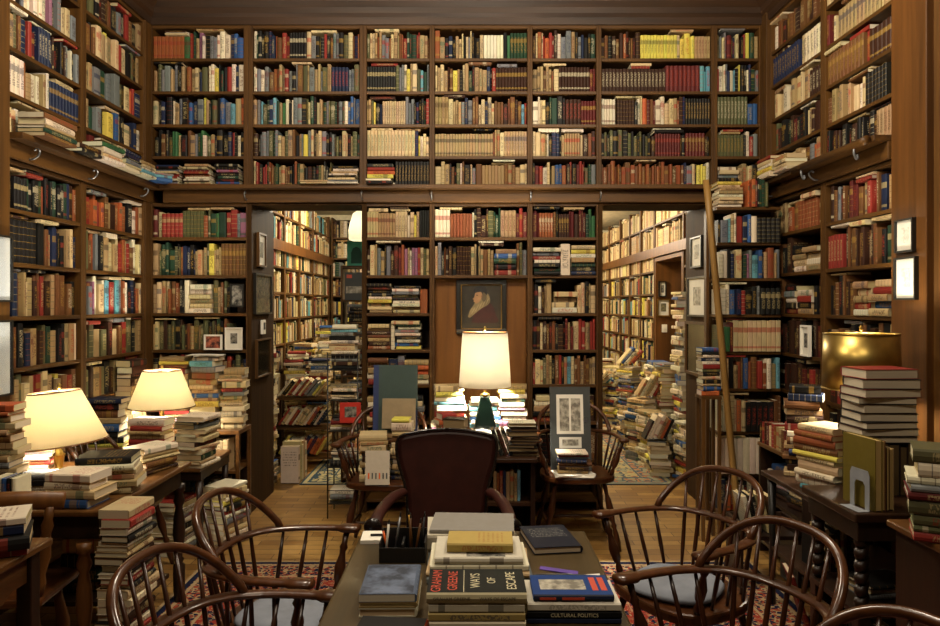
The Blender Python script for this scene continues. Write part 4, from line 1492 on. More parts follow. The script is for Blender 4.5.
def paint(name, pts, y, mat, parent=cv):
    P = [(p.x, p.y) for p in smooth_path([(a, b, 0) for a, b in pts + pts[:1]], 4)][:-1]
    mm = Matrix(((1, 0, 0, 0), (0, 0, 1, y), (0, 1, 0, 0), (0, 0, 0, 1)))
    return MB().prism(P, -.0004, .0004, mm).build(name, mat, parent)


# coordinates in metres on the canvas, read from the picture
paint('robe', [(-.075, .085), (-.05, .15), (.0, .20), (.045, .235), (.085, .21), (.11, .14), (.115, .085)], -.0126, plain('robe_paint', '#3d1614', .4, var=.35))
paint('beard', [(-.10, .13), (-.085, .175), (-.06, .212), (-.04, .245), (.0, .275), (.03, .31), (.055, .29), (.066, .25), (.05, .22), (.0, .19), (-.05, .15), (-.085, .122)], -.0134, plain('beard_paint', '#85744f', .5, var=.4))
paint('face', [(-.048, .30), (-.054, .275), (-.066, .262), (-.055, .255), (-.058, .245), (-.05, .237), (-.035, .228), (-.012, .245), (.004, .275), (.005, .305), (-.02, .322), (-.042, .318)], -.0142, plain('face_paint', '#a37a52', .5, var=.2))
paint('hair', [(.0, .262), (.006, .29), (.02, .315), (.038, .29), (.036, .26), (.018, .24)], -.0150, plain('hair_paint', '#5f5138', .45, var=.4))
paint('cap', [(-.05, .305), (-.058, .325), (-.04, .35), (.0, .36), (.034, .345), (.044, .312), (.04, .29), (.02, .31), (-.015, .315)], -.0150, plain('cap_paint', '#090808', .6))
paint('ear', [(.002, .27), (.0, .285), (.008, .29), (.012, .278)], -.0158, plain('ear_paint', '#75523a', .45))
paint('eye', [(-.04, .29), (-.032, .294), (-.026, .289), (-.033, .286)], -.0150, M['cap_dark'] if 'cap_dark' in M else plain('eye_paint', '#120b08', .4))
for k_ in range(5):
    paint('beard_lock', [(-.085 + .03 * k_, .135 + .02 * k_), (-.06 + .026 * k_, .18 + .018 * k_), (-.045 + .026 * k_, .205 + .016 * k_), (-.056 + .026 * k_, .175 + .018 * k_)], -.0142, plain('beard_lock_paint', '#a8966c', .5))
paint('parapet', [(-.105, .055), (-.105, .08), (.115, .08), (.115, .055)], -.0142, plain('parapet_paint', '#3a3122', .4))
# ================================================================ loose books, piles and small things
# ---- near left lamp table (top 0.72)
TT = .7293
pstack(79, 2.9, TT, .135, 'wwcu', 'front pile on lamp table corner', L=.205, W=.16, yaw=-3, jyaw=3)
stack(-1.56, 3.12, TT, .155, 'kwcttc', 'pile behind front one on lamp table', L=.23, W=.17, yaw=12, jyaw=4)
pstack(40, 3.05, TT, .095, 'skwc', 'low pile below nearer lamp shade', L=.13, W=.12, yaw=4)
pstack(37, 3.55, TT, .145, 'wwcswwrw', 'white pile behind nearer lamp base', L=.17, W=.13, yaw=14)
pstack(0, 3.035, TT, .385, 'oatctbtctstsswks', 'orange-topped tall pile at left edge', L=.165, W=.125, yaw=5)
stack(-1.56, 3.5, TT, .12, 'wtcbtd', 'pale pile at back corner of lamp table', L=.22, W=.16, yaw=70)
for i, ch in enumerate('wwukw'):
    x = PX(2 + i * 5, 2.84)
    put_book(basis(UP, Vector((0, 1, 0)), Vector((-1, 0, 0)), Vector((x, 2.80, TT))), .125, .1, .018, ch, f'{PAL[ch][1]} upright book, {ordw(i)} of short row at table front edge')
# beneath that table
stack(PX(64, 3.3) + .06, 3.42, .1905, .36, 'eeckgk', 'green pile under lamp table', L=.2, W=.16, yaw=4)
# ---- between the tables
stack(-1.86, 4.0, .4545, .19, 'wdcdcdt', 'dark pile on seat between lamp tables', L=.21, W=.16, yaw=75)
# ---- farther lamp table (top 0.54)
T2 = .5403
stack(-2.225, 4.43, T2, .42, 'nkbtukkytkn', 'navy-topped pile beside farther lamp', L=.2, W=.13, yaw=6)
stack(-2.285, 4.86, T2, .62, 'kdkdttttcttbkttk', 'tall pile behind farther lamp', L=.18, W=.115, yaw=84, jx=.004)
pstack(151, 4.45, T2, .29, 'wrttrmcns', 'red banded pile under farther lamp', L=.22, W=.15, yaw=-3)
pstack(198, 4.47, T2, .31, 'wksctcdcwgtw', 'ragged white-topped pile at right corner of farther lamp table', L=.21, W=.17, yaw=78, jyaw=9, jx=.02)
# ---- low bookcase under the corner shelves
pstack(176, 5.13, .6603, .50, 'tybrtctwctrtsb', 'left pile on low bookcase', L=.19, W=.16, yaw=2)
pstack(208, 5.13, .6603, .50, 'wlsbtctutycttc', 'middle pile on low bookcase', L=.185, W=.16, yaw=-3)
pstack(235, 5.13, .6603, .42, 'ttccrstccwwcc', 'right pile on low bookcase', L=.16, W=.15, yaw=3)
row_y = 4.995


def upright_row(x0, y, z, s, where, h=.2, w=.14, dx=1, T=(.014, .03), lean=0.0):
    x = x0
    for i, ch in enumerate(s):
        t = R.uniform(*T)
        hh = h * R.uniform(.84, 1)
        p = Vector((x + t, y + R.uniform(0, .012), z + .0006))
        put_book(basis(UP, Vector((0, 1, 0)), Vector((-1, 0, 0)), p), hh, w * R.uniform(.9, 1), t - .001, ch, f'{PAL[ch][1]} upright book, {ordw(i)} from left in {where}')
        x += t
    return x


upright_row(-1.86, row_y, .3785, 'ccwcc', 'top compartment of low bookcase', .22, .15, T=(.03, .045))
upright_row(-2.2, row_y, .0985, 'kdrwswyssutukewcs', 'bottom compartment of low bookcase', .22, .15, T=(.022, .036))
# ---- floor piles at left
stack(-1.345, 2.83, .0088, .74, 'crwkwtcdkwrkcwwdkwrckdwrktcw', 'tall floor pile by turned table leg', L=.20, W=.125, yaw=86, jx=.012, jyaw=5, page=rgb('#cfc4a4'))
stack(-1.86, 4.5, .0, .33, 'rcwwswkwcswws', 'floor pile of journals under farther lamp table', L=.25, W=.19, yaw=84, jyaw=5)
stack(-1.57, 4.64, .0, .38, 'wcwykrwstcwsw', 'floor pile against low bookcase', L=.24, W=.18, yaw=70, jyaw=6)
# ---- near-left side table
stack(-1.53, 2.26, .7503, .12, 'wnkr', 'dark pile on side table at bottom-left edge', L=.25, W=.18, yaw=25)
# ---- writing desk
pstack(523, 4.06, T3, .185, 'wkdkdkdkkd', 'backlit pile at right front of writing desk', L=.155, W=.125, yaw=180, hard=True, page=rgb('#7d6a4c'))  # page colour darkened to imitate the lamp's backlight
for i, ch in enumerate('kdk'):
    p = Vector((PX(503 + i * 5, 4.03), 4.0, T3 + .009))
    th = math.radians(-20)
    rot = Matrix.Rotation(th, 3, 'Y')
    put_book(basis(rot @ UP, Vector((0, 1, 0)), rot @ Vector((-1, 0, 0)), p), .15, .11, .02, ch, f'{PAL[ch][1]} leaning book, {ordw(i)} of three at desk front', page=rgb('#6d5c40'))
pstack(456, 4.15, T3, .19, 'kkdcd', 'small dark pile at left front of writing desk', L=.12, W=.1, yaw=170, hard=True, page=rgb('#7d6a4c'))  # pages carry the same painted-in backlight tone
pstack(446, 4.3, T3, .2, 'rorkw', 'red pile at left edge of writing desk', L=.1, W=.12, yaw=20)
pstack(487, 4.14, T3, .085, 'wccw', 'low pale pile before reading lamp base', L=.2, W=.14, yaw=8)
pstack(449, 4.80, T3, .31, 'cywlwrcwp', 'white pile left of reading lamp', L=.2, W=.15, yaw=5, page=rgb('#efe6cf'))
pstack(513, 4.80, T3, .31, 'tywgwpwwpw', 'white pile right of reading lamp', L=.165, W=.15, yaw=-4, page=rgb('#efe6cf'))
pstack(484, 4.83, T3, .22, 'wwlwuwlw', 'pale pile behind reading lamp', L=.2, W=.12, yaw=0)
upright_row(.13, 4.0, .4395, 'tarntttl', 'shelf of writing desk', .175, .13, T=(.014, .024))
# ---- chair behind the leather chair
SZ = .4535
pstack(375, 4.45, SZ, .29, 'ctctdtkc', 'left pile on chair behind leather armchair', L=.16, W=.15, yaw=4)
pstack(403, 4.46, SZ, .38, 'ywcbcctwtkn', 'right pile on chair behind leather armchair', L=.12, W=.10, yaw=-6)
stack(PX(403, 4.75), 4.5, .0, .10, 'rkr', 'red pile on floor under portfolio chair', L=.2, W=.15)
wbk = put_book(basis(Vector((0, .12, .993)), Vector((1, 0, 0)), Vector((0, .993, -.12)), Vector((PX(365, 4.3), 4.295, SZ + .003))), .20, .145, .016, 'w', 'white book with row of small figures standing on portfolio chair', style=.9)
# ---- chair with the mounted print
pstack(573, 4.56, SZ + .0215, .13, 'wrsnbdt', 'small pile before charcoal mounted print', L=.2, W=.13, yaw=-3)
# ---- wire rack
for z, h, s in ((.106, .085, 'wsc'), (.366, .1, 'wswk'), (.626, .10, 'ksrcw'), (.846, .10, 'cwkcw'), (1.066, .32, 'wlskwtcwksdk')):
    stack(-.915, 5.28, z, h, s, f'rack shelf pile at {int(z * 100)} cm height', L=.185, W=.15, yaw=0)
# ---- narrow bookcase
NROWS = [(8, '[ycttwccw]_ororkgge'), (7, 'kslcwrnuwkkkkk'), (6, 'wwknckgpsluntats'), (5, 'wwunrkkskkkk'), (4, 'eGmcccccccccc'), (3, 'wcktabuabrawtl'), (2, 'wwccockkkkkbb'), (1, 'wwwwwwwwww'), (0, 'norwkwkckd')]
for k, s in NROWS:
    z = ZN[k]
    cl = (ZN[k + 1] - z - .022) if k < 8 else .215
    row('narrow', 1.705, 2.05 if k == 8 else 2.138, z, cl, s, f'{["lowest", "second", "third", "fourth", "fifth", "sixth", "seventh", "eighth", "topmost"][k]} board of narrow bookcase by ladder', flats=.9, depth=.155, setback=-.01)
for z, s in ((ZN[7], 'y'), (ZN[6], 'y'), (ZN[5], 'eyg')):
    pass
stack(1.562, 4.72, .9405, .31, 'ukwnwrekcktuo', 'pile wedged between ladder and right doorway', L=.115, W=.11, yaw=2, jx=.004)
# ---- low shelf unit on right wall
for i in range(17):
    ch = R.choice('tcrbamtdc')
    t = .034
    put_book(basis(UP, Vector((1, 0, 0)), Vector((0, 1, 0)), Vector((1.805, 4.49 - (i + 1) * t, .6806))), R.uniform(.115, .14), .1, t - .002, ch, f'{PAL[ch][1]} small book, {ordw(i)} in row along shelf unit on right wall')
stack(1.93, 4.08, .3605, .22, 'rkwckd', 'pile inside shelf unit on right wall', L=.2, W=.15, yaw=-80)
stack(1.93, 4.35, .3605, .2, 'uwsskd', 'second pile inside shelf unit on right wall', L=.2, W=.15, yaw=-80)
# ---- table of the brass lamp
T4 = .6793
stack(1.64, 3.29, T4, .30, 'caabyccwwl', 'broad pile in front of brass lamp', L=.22, W=.18, yaw=-66, jyaw=3, hard=True)
stack(1.67, 3.60, T4, .45, 'knbtdrwbtnbkdt', 'tall pile beside silver lamp urn', L=.16, W=.12, yaw=-25, jyaw=7)
stack(1.90, 3.25, T4, .2, 'buwtk', 'blue pile below the brass shade', L=.17, W=.12, yaw=-20)
upright_row(1.59, 3.3, .3045, 'kwcdkctkkwb', 'lower shelf of brass lamp table', .2, .15)
# ---- carved cabinet
CT = .7493
def board_book(x, y, h, w, t, ch, label, ang, **kw):
    """upright, spine turned away by ang"""
    r = Matrix.Rotation(ang, 3, 'Z')
    return put_book(basis(UP, r @ Vector((0, 1, 0)), r @ Vector((-1, 0, 0)), Vector((x, y, CT + .0006))), h, w, t, ch, label, **kw)


ang = math.radians(38)
dv = Vector((math.cos(ang - .0), math.sin(ang), 0))
xs = [('e', .27, .19, .03, '#66591f', 'tall olive-yellow book held by grey bookend on carved cabinet'), ('b', .265, .18, .016, None, 'thin brown upright book right of the olive-yellow one'), ('d', .24, .18, .014, None, 'thin dark upright book on carved cabinet'),
      ('t', .235, .17, .022, None, 'tan upright book with pale pages on carved cabinet')]
px_, py_ = 1.545, 2.80
ux, uy = math.cos(math.radians(12)), math.sin(math.radians(12))
acc_x = 1.50
for ch, h, w, t, hx, lab in xs:
    r = Matrix.Rotation(math.radians(8), 3, 'Z')
    kw = dict(col=rgb(hx)) if hx else {}
    put_book(basis(UP, r @ Vector((0, -1, 0)), r @ Vector((1, 0, 0)), Vector((acc_x, 2.90, CT + .0006))), h, w, t, ch, lab, style=.9, page=rgb('#b39a63'), hard=True, **kw)
    acc_x += t + .0015
acc_x = 1.605
for i, (ch, h, t) in enumerate([('k', .214, .04), ('k', .205, .03), ('d', .215, .03), ('k', .21, .045), ('d', .20, .03), ('k', .215, .04)]):
    put_book(basis(UP, Vector((0, -1, 0)), Vector((1, 0, 0)), Vector((acc_x, 3.105, CT + .0006))), h, .17, t, ch, f'dark upright book, {ordw(i)} under tall grey pile on carved cabinet', hard=True, page=rgb('#4a3d28'))
    acc_x += t + .001
stack(1.725, 3.035, CT + .2165, .30, 'rkmkdkkdk', 'big grey-paged pile topping upright books on carved cabinet', L=.235, W=.18, yaw=181, jyaw=5, jx=.01, hard=True, page=rgb('#c4b9a2'), var=.08)
stack(1.66, 2.9, .3695, .06, 'kcs', 'flat pile on upper cabinet shelf', L=.2, W=.16, yaw=10)
for i in range(7):
    ch = 'kwskskd'[i]
    put_book(basis(UP, Vector((0, 1, 0)), Vector((-1, 0, 0)), Vector((1.57 + .04 * i, 2.76, .0796))), .22, .16, .034, ch, f'{PAL[ch][1]} upright book, {ordw(i)} at bottom of carved cabinet')
# ---- bookcase at far right
T5 = .7643
stack(1.575, 2.35, T5, .30, 'ewwsmeeer', 'cloth-bound pile at far right edge', L=.24, W=.17, yaw=-28, jyaw=3, hard=True, var=.06)
stack(2.03, 2.85, CT, .46, 'oskcwcwgswctgkw', 'orange-topped pile at far right behind grey pile', L=.2, W=.16, yaw=-20)
for i in range(9):
    put_book(basis(UP, Vector((0, 1, 0)), Vector((-1, 0, 0)), Vector((1.60 + .046 * i, 2.14, .3296))), .3, .18, .04, 'm', f'maroon upright volume, {ordw(i)} below cloth-bound pile at right', style=.9)
# ---- floor clutter at right
for i, (x, y, ch, tl) in enumerate(((1.53, 3.86, 'w', -14), (1.575, 3.86, 'k', -14), (1.62, 3.86, 'c', -14), (1.665, 3.86, 'b', -14))):
    r = Matrix.Rotation(math.radians(tl), 3, 'Y')
    put_book(basis(r @ UP, Vector((0, 1, 0)), r @ Vector((-1, 0, 0)), Vector((x + .0, y, .299 + .012))), .2, .15, .022, ch, f'{PAL[ch][1]} leaning book, {ordw(i)} in floor box by right table', page=rgb('#cbb98a'))
bxr = thing('wooden_crate', 'low dark crate of leaning books by the right table', 'crate', (1.6, 3.94, .009))
boxo('bottom', -.16, .16, -.11, .11, .27, .29, M['ebony'], bxr)
for x in (-.16, .145):
    boxo('side', x, x + .015, -.11, .11, 0, .36, M['ebony'], bxr)
boxo('back', -.1445, .1445, .095, .11, .2905, .36, M['ebony'], bxr)
put_book(basis(Matrix.Rotation(math.radians(-18), 3, 'Y') @ UP, Vector((0.25, .968, 0)), Matrix.Rotation(math.radians(-18), 3, 'Y') @ Vector((-.968, .25, 0)), Vector((1.58, 3.32, .024))), .26, .19, .02, 'm', 'red book leaning on the floor under brass lamp table', col=rgb('#6b231b'), style=.9)

# ================================================================ the long desk
def flat(x, y, z, L, W, T, ch, label, yaw=0.0, **kw):
    m = Matrix.Translation((x, y, z)) @ Matrix.Rotation(math.radians(yaw), 4, 'Z') @ Matrix.Translation((-L / 2, -W / 2, 0))
    return put_book(m, L, W, T, ch, label, **kw)


CR = rgb('#cbbf96')
z = DT + .0005
# centre front pile
hero = []
for L, W, T, ch, lab, kw in [
        (.235, .165, .022, 'w', 'pale grey book, bottom of centre pile under green-black cover', dict(style=.1)),
        (.232, .16, .019, 'c', 'cream yellow book in centre pile, third down', dict(style=.3, spine=rgb('#a8935a'))),
        (.23, .155, .021, 'w', 'white book with black bars on spine, below green-black cover', dict(style=.66, acc=rgb('#1c1b1a'), spine=rgb('#c8c1aa'))),
        (.24, .158, .026, 'g', 'green-black cover with red author name atop centre pile', dict(style=.05, col=rgb('#0a110d'), spine=rgb('#c3ba96'), hard=True))]:
    hero.append(flat(.016, 1.80, z, L, W, T, ch, lab, yaw=0, **kw))
    z += T + .0008
greene = hero[-1]
# left front
z = DT + .0005
for L, W, T, ch, lab, kw in [
        (.15, .20, .022, 'w', 'white book, bottom of pile with blue photographic cover', {}),
        (.15, .20, .014, 'b', 'tan book second in pile with blue photographic cover', dict(col=rgb('#8a744a'))),
        (.145, .205, .020, 'u', 'book with blue-grey streaked photographic cover, left on desk', dict(col=rgb('#4d5a70'), acc=rgb('#8794a8'), style=.9))]:
    flat(-.207, 1.90, z, .205, .145, T, ch, lab, yaw=90 + 1, **kw)
    z += T + .0008
flat(-.19, 1.62, DT + .0005, .22, .16, .03, 'k', 'black book with rust-red corner at front of desk', yaw=84, col=rgb('#141210'), spine=rgb('#7a2d1a'))
# right front pile
z = DT + .0005
rb = []
for L, W, T, ch, lab, kw in [
        (.23, .15, .012, 'n', 'navy book, bottom of right front pile on desk', dict(style=.1)),
        (.232, .15, .017, 'k', 'black book with white spine title in right front pile', dict(col=rgb('#131313'), style=.05)),
        (.228, .152, .019, 'w', 'thick white book under blue one in right front pile', dict(col=rgb('#d2cdbd'), style=.3, acc=rgb('#8b8778'))),
        (.198, .132, .016, 'u', 'blue paperback with photo strip atop right front pile', dict(col=rgb('#143a7a'), spine=rgb('#121a33'), style=.05))]:
    rb.append(flat(.256, 1.835, z, L, W, T, ch, lab, yaw=-.5, **kw))
    z += T + .0008
zblue = z
# farther middle
z = DT + .0005
for L, W, T, ch, lab, yaw, kw in [
        (.30, .21, .016, 's', 'grey journal, bottom of middle desk pile', 2, {}),
        (.29, .21, .014, 'c', 'cream journal in middle desk pile', -2, {}),
        (.28, .20, .016, 'w', 'white journal in middle desk pile', 1, {}),
        (.25, .19, .02, 'w', 'white book with grey photo on cover, middle desk pile', 0, dict(col=rgb('#cfcab9')))]:
    flat(.025, 2.12, z, L, W, T, ch, lab, yaw, **kw)
    z += T + .0008
zmid = z
flat(.03, 2.12, z, .19, .118, .026, 'y', 'yellowed paperback on top of middle desk pile', -1.5, col=rgb('#b7a05c'), spine=rgb('#a8924f'), acc=rgb('#9a5a32'), style=.3, hard=False)
flat(.0, 2.385, DT + .0005, .28, .20, .05, 'c', 'thick pale journal at far end of desk', 3, col=rgb('#c9c2ae'), hard=False)
flat(.01, 2.385, DT + .052, .27, .19, .012, 's', 'magazine with orange and blue border at far end of desk', -3, col=rgb('#8e8b85'), acc=rgb('#b5603a'), style=.05, hard=False)
flat(.265, 2.36, DT + .0005, .155, .215, .022, 'n', 'dark blue book lying alone at right far end of desk', -9, col=rgb('#161b2a'), acc=rgb('#9a9a94'), style=.3, hard=True)
BOOKS[-1]['m'] = Matrix.Translation((.262, 2.365, DT + .0005)) @ Matrix.Rotation(math.radians(98), 4, 'Z') @ Matrix.Translation((-.11, -.0775, 0))
BOOKS[-1]['L'], BOOKS[-1]['W'] = .22, .155


def text_on(s, mat, size, loc, rot, parent, name='title_lettering', sx=1.0):
    cu = bpy.data.curves.new(name, 'FONT')
    cu.body = s
    cu.size = size
    cu.align_x = 'CENTER'
    cu.align_y = 'CENTER'
    cu.extrude = .0002
    to = bpy.data.objects.new(name, cu)
    COL.objects.link(to)
    dg = bpy.context.evaluated_depsgraph_get()
    me = bpy.data.meshes.new_from_object(to.evaluated_get(dg))
    bpy.data.objects.remove(to)
    o = bpy.data.objects.new(name, me)
    me.materials.append(mat)
    COL.objects.link(o)
    o.parent = parent
    o.matrix_local = Matrix.Translation(loc) @ rot @ Matrix.Diagonal((sx, 1, 1, 1))
    return o


RZ = lambda a: Matrix.Rotation(math.radians(a), 4, 'Z')
RX = lambda a: Matrix.Rotation(math.radians(a), 4, 'X')


def dress_greene(root):
    T = greene['T'] + .0003
    L, W = greene['L'], greene['W']
    for s, x, sz, mt, sx in (('GRAHAM', .022, .034, 'letter_red', 1), ('GREENE', .062, .034, 'letter_red', 1), ('WAYS', .118, .034, 'letter_cream', 1.0), ('OF', .158, .03, 'letter_cream', 1), ('ESCAPE', .207, .034, 'letter_cream', 1)):
        text_on(s, M[mt], sz, (x, W / 2, T), RZ(90), root, sx=sx)
    o = boxo('cover_rule', .088, .0895, .008, W - .008, T - .0003, T + .0002, M['letter_cream'], root)
    text_on('GRAHAM GREENE', M['letter_dark'], .011, (.06, -.0029, greene['T'] / 2), RX(90), root)
    text_on('WAYS OF ESCAPE', M['letter_dark'], .011, (.17, -.0029, greene['T'] / 2), RX(90), root)


def dress_politics(root):
    text_on('CULTURAL POLITICS', M['letter_cream'], .0125, (rb[1]['L'] / 2, -.0029, rb[1]['T'] / 2), RX(90), root)


def dress_blue(root):
    L, W, T = rb[3]['L'], rb[3]['W'], rb[3]['T']
    boxo('cover_photograph', .02, .135, .035, .1, T, T + .0004, M['etching'], root)
    for x in (.15, .172):
        boxo('cover_title_block', x, x + .015, .03, .115, T, T + .0004, M['letter_red'], root)
    for x0, x1 in ((.015, .055), (.07, .125)):
        boxo('spine_title_block', x0, x1, -.0031, -.0026, .005, .011, M['letter_red'], root)


def dress_white(root):
    for i in range(6):
        x = .018 + i * .0215
        boxo('printed_figure', .035, .07, x, x + .008, -.0005, -.0001, M['orange' if i in (0, 3) else 'greyboard'], root)


def dress_midphoto(root):
    b = [q for q in BOOKS if q['label'].startswith('white book with grey photo')][0]
    boxo('cover_photograph', .09, .2, .01, .1, b['T'], b['T'] + .0004, M['photo_bw'], root)


def dress_blueleft(root):
    b = [q for q in BOOKS if 'streaked photographic' in q['label'] and q['label'].startswith('book with')][0]
    boxo('cover_photograph', .003, b['L'] - .003, .01, b['W'] - .003, b['T'], b['T'] + .0004, print_mat('blue_streaks', '#1e2738', '#5f6c84', 14), root)


DRESS = {id(greene): dress_greene, id(rb[1]): dress_politics, id(rb[3]): dress_blue, id(wbk): dress_white}
for q in BOOKS:
    if q['label'].startswith('white book with grey photo'):
        DRESS[id(q)] = dress_midphoto
    if q['label'].startswith('book with blue-grey streaked'):
        DRESS[id(q)] = dress_blueleft

# pencil holder with pens
ph = thing('pencil_holder', 'black desk organiser full of pens at left of desk', 'pencil holder', (-.205, 2.22, DT + .0003))
hb = MB()
hb.box(-.07, .07, -.045, .045, 0, .004).box(-.07, .07, -.045, -.041, .004, .045).box(-.07, .07, .041, .045, .004, .08).box(-.07, -.066, -.041, .041, .004, .06).box(.066, .07, -.041, .041, .004, .06).box(-.003, .003, -.041, .041, .004, .055)
hb.build('holder', M['blackcloth'], ph)
for i, (x, y, tx, ty, h, mt, lab) in enumerate([(-.045, 0, -.02, .0, .115, 'orange', 'orange pen'), (-.03, .01, .02, .01, .17, 'steel', 'steel pen'), (-.055, -.01, .012, 0, .15, 'white', 'white pencil'), (.02, .01, .0, .01, .165, 'honey', 'plain wood pencil'),
                                                (.035, -.01, .02, 0, .155, 'honey', 'leaning wood pencil'), (.05, .01, .015, .01, .17, 'blackcloth', 'black pen'), (.028, .02, -.015, .0, .18, 'gold', 'gilt pen')]):
    p = thing('pen', f'{lab} standing in the black desk organiser', 'pen', (-.205 + x, 2.22 + y, DT + .0048), 0, 'pens in the desk organiser')
    h *= .78
    MB().tube([(0, 0, .001), (tx * .9, ty * .9, h * .88)], .0035, 8).build('barrel', M[mt], p)
    MB().tube([(tx * .9, ty * .9, h * .88), (tx, ty, h)], [.0035, .0012], 8).build('tip', M['black'], p)
np_ = thing('notepad', 'white notepad at the far left corner of the desk', 'notepad', (-.285, 2.40, DT + .0003), .05)
boxo('pages', -.075, .06, -.05, .05, 0, .012, M['white'], np_)
boxo('backing_card', -.076, .061, -.051, .051, -.0002, 0, M['greyboard'], np_)
pn = thing('pen', 'dark pen lying across the white notepad', 'pen', (-.30, 2.39, DT + .0168))
MB().tube([(-.03, 0, 0), (.06, .004, 0)], .004, 8).build('barrel', M['black'], pn)
MB().tube([(.06, .004, 0), (.072, .0045, 0)], [.004, .0012], 8).build('tip', M['steel'], pn)
rbn = MB()
rbn.add([(-.05, .02, .0), (-.045, .045, .0), (.06, -.005, .003), (.055, -.03, .003), (-.05, .02, .002), (-.045, .045, .002), (.06, -.005, .005), (.055, -.03, .005)], [(0, 1, 2, 3), (7, 6, 5, 4), (0, 3, 7, 4), (1, 5, 6, 2), (0, 4, 5, 1), (3, 2, 6, 7)])
o = rbn.build('bookmark', M['purple'])
o.location = (.255, 2.10, DT + .0004)
tag(o, 'purple card bookmark lying on the desk behind blue paperback', 'bookmark')
pc = thing('pencil_case', 'black soft pencil case behind the blue paperback', 'pencil case', (.27, 1.985, DT + .0005))
MB().tube(smooth_path([(-.1, 0, .017), (-.05, .004, .018), (.03, 0, .018), (.09, -.004, .016)], 3), .0165, 10).build('pouch', M['blackcloth'], pc)
MB().tube([(-.09, .003, .0355), (0, .003, .0365), (.08, -.003, .0345)], .0012, 6).build('zip', M['steel'], pc)
fp = MB()
fp.add([(-.045, -.02, .0), (.05, -.012, .0), (.045, .02, .012), (-.04, .012, .010), (-.045, -.02, .001), (.05, -.012, .001), (.045, .02, .013), (-.04, .012, .011)], [(0, 3, 2, 1), (4, 5, 6, 7), (0, 1, 5, 4), (1, 2, 6, 5), (2, 3, 7, 6), (3, 0, 4, 7)])
o = fp.build('folded_paper', M['white'])
o.location = (.325, 2.035, DT + .0005)
tag(o, 'crumpled white paper slip beside the pencil case', 'paper')

# grey bookend holding the olive-yellow book
be = thing('bookend', 'grey steel bookend against the olive-yellow book', 'bookend', (1.502, 2.77, CT))
arch = [(-.055, 0), (-.055, .13), (-.045, .15), (.045, .15), (.055, .13), (.055, 0), (.03, 0), (.03, .09), (.02, .105), (-.02, .105), (-.03, .09), (-.03, 0)]
rot = Matrix.Rotation(math.radians(8), 4, 'Z') @ Matrix(((0, 0, 1, -.003), (1, 0, 0, 0), (0, 1, 0, .001), (0, 0, 0, 1)))
MB().prism(arch, -.001, .001, rot).build('upright_plate', M['endgrey'], be)
MB().box(-.048, -.004, -.055, .055, .0, .0012, Matrix.Rotation(math.radians(8), 4, 'Z')).build('foot_plate', M['endgrey'], be)

# loaded chairs: portfolio, print, mounted board, papers
def leaning(name, label, cat, x, y, z, w, h, t, mat, tilt, rz=0.0, parts=()):
    o = thing(name, label, cat, (x, y, z), rz)
    rt_ = Matrix.Rotation(-tilt, 4, 'X')
    MB().box(-w / 2, w / 2, 0, t, 0, h, rt_).build('board', mat, o, .001)
    for nm, m2, (a, b, c, d), k in parts:
        MB().box(a, b, -.0012 * k - .0004, -.0012 * (k - 1) - .0004, c, d, rt_).build(nm, m2, o)
    return o


leaning('portfolio', 'large slate green portfolio standing upright on loaded chair', 'portfolio', PX(396, 4.68), 4.62, SZ + .26, .285, .43, .016, M['greenboard'], .10, 0,
        [('spine_strip', M['navy'], (-.1425, -.108, 0, .43), 1), ('corner_strip', M['navy'], (.125, .1425, 0, .14), 1)])
leaning('print', 'brown paper print leaning on the green portfolio', 'print', PX(399, 4.6), 4.565, SZ + .292, .215, .19, .003, M['kraft'], .16, -.05)
stack(PX(386, 4.55), 4.60, SZ + .0005, .254, 'tbtctktc', 'pile supporting green portfolio', L=.24, W=.09, yaw=0, jyaw=1, jx=.002, var=.02)
leaning('mounted_print', 'charcoal mount board with white document leaning in right chair', 'mounted print', PX(570, 4.72), 4.66, SZ + .0035, .265, .54, .012, M['greyboard'], .12, .02,
        [('document', M['white'], (-.09, .085, .235, .49), 1), ('text_column', M['etching'], (-.07, -.008, .255, .465), 2), ('text_column', M['etching'], (.005, .066, .255, .465), 2), ('caption_card', M['mount'], (-.075, .07, .145, .215), 1), ('caption_text', M['etching'], (-.055, .05, .16, .2), 2), ('sticker', M['steel'], (.09, .11, .31, .335), 1)])
ps = thing('paper_sheaf', 'loose white papers under the small pile on right chair', 'papers', (PX(573, 4.55), 4.55, SZ + .0045), .1)
for k in range(4):
    MB().box(-.12, .12, -.09, .09, .004 * k, .004 * k + .0035, Matrix.Rotation(.08 * (k - 1.5), 4, 'Z')).build('sheet', M['white'], ps)
op = thing('open_book', 'open white book lying before the reading lamp', 'book', (PX(492, 4.25), 4.22, T3 + .088), .1)
for s in (-1, 1):
    MB().add([(0, -.07, .004), (s * .05, -.07, .016), (s * .1, -.07, .008), (0, .07, .004), (s * .05, .07, .016), (s * .1, .07, .008), (0, -.07, .0), (s * .1, -.07, .0), (0, .07, 0), (s * .1, .07, 0)],
             [(0, 1, 4, 3), (1, 2, 5, 4), (6, 7, 9, 8), (2, 7, 9, 5), (0, 6, 7, 2, 1), (3, 4, 5, 9, 8)]).build('page_block', M['white'], op)
MB().box(-.104, .104, -.073, .073, -.002, -.0002).build('cover', M['greyboard'], op)

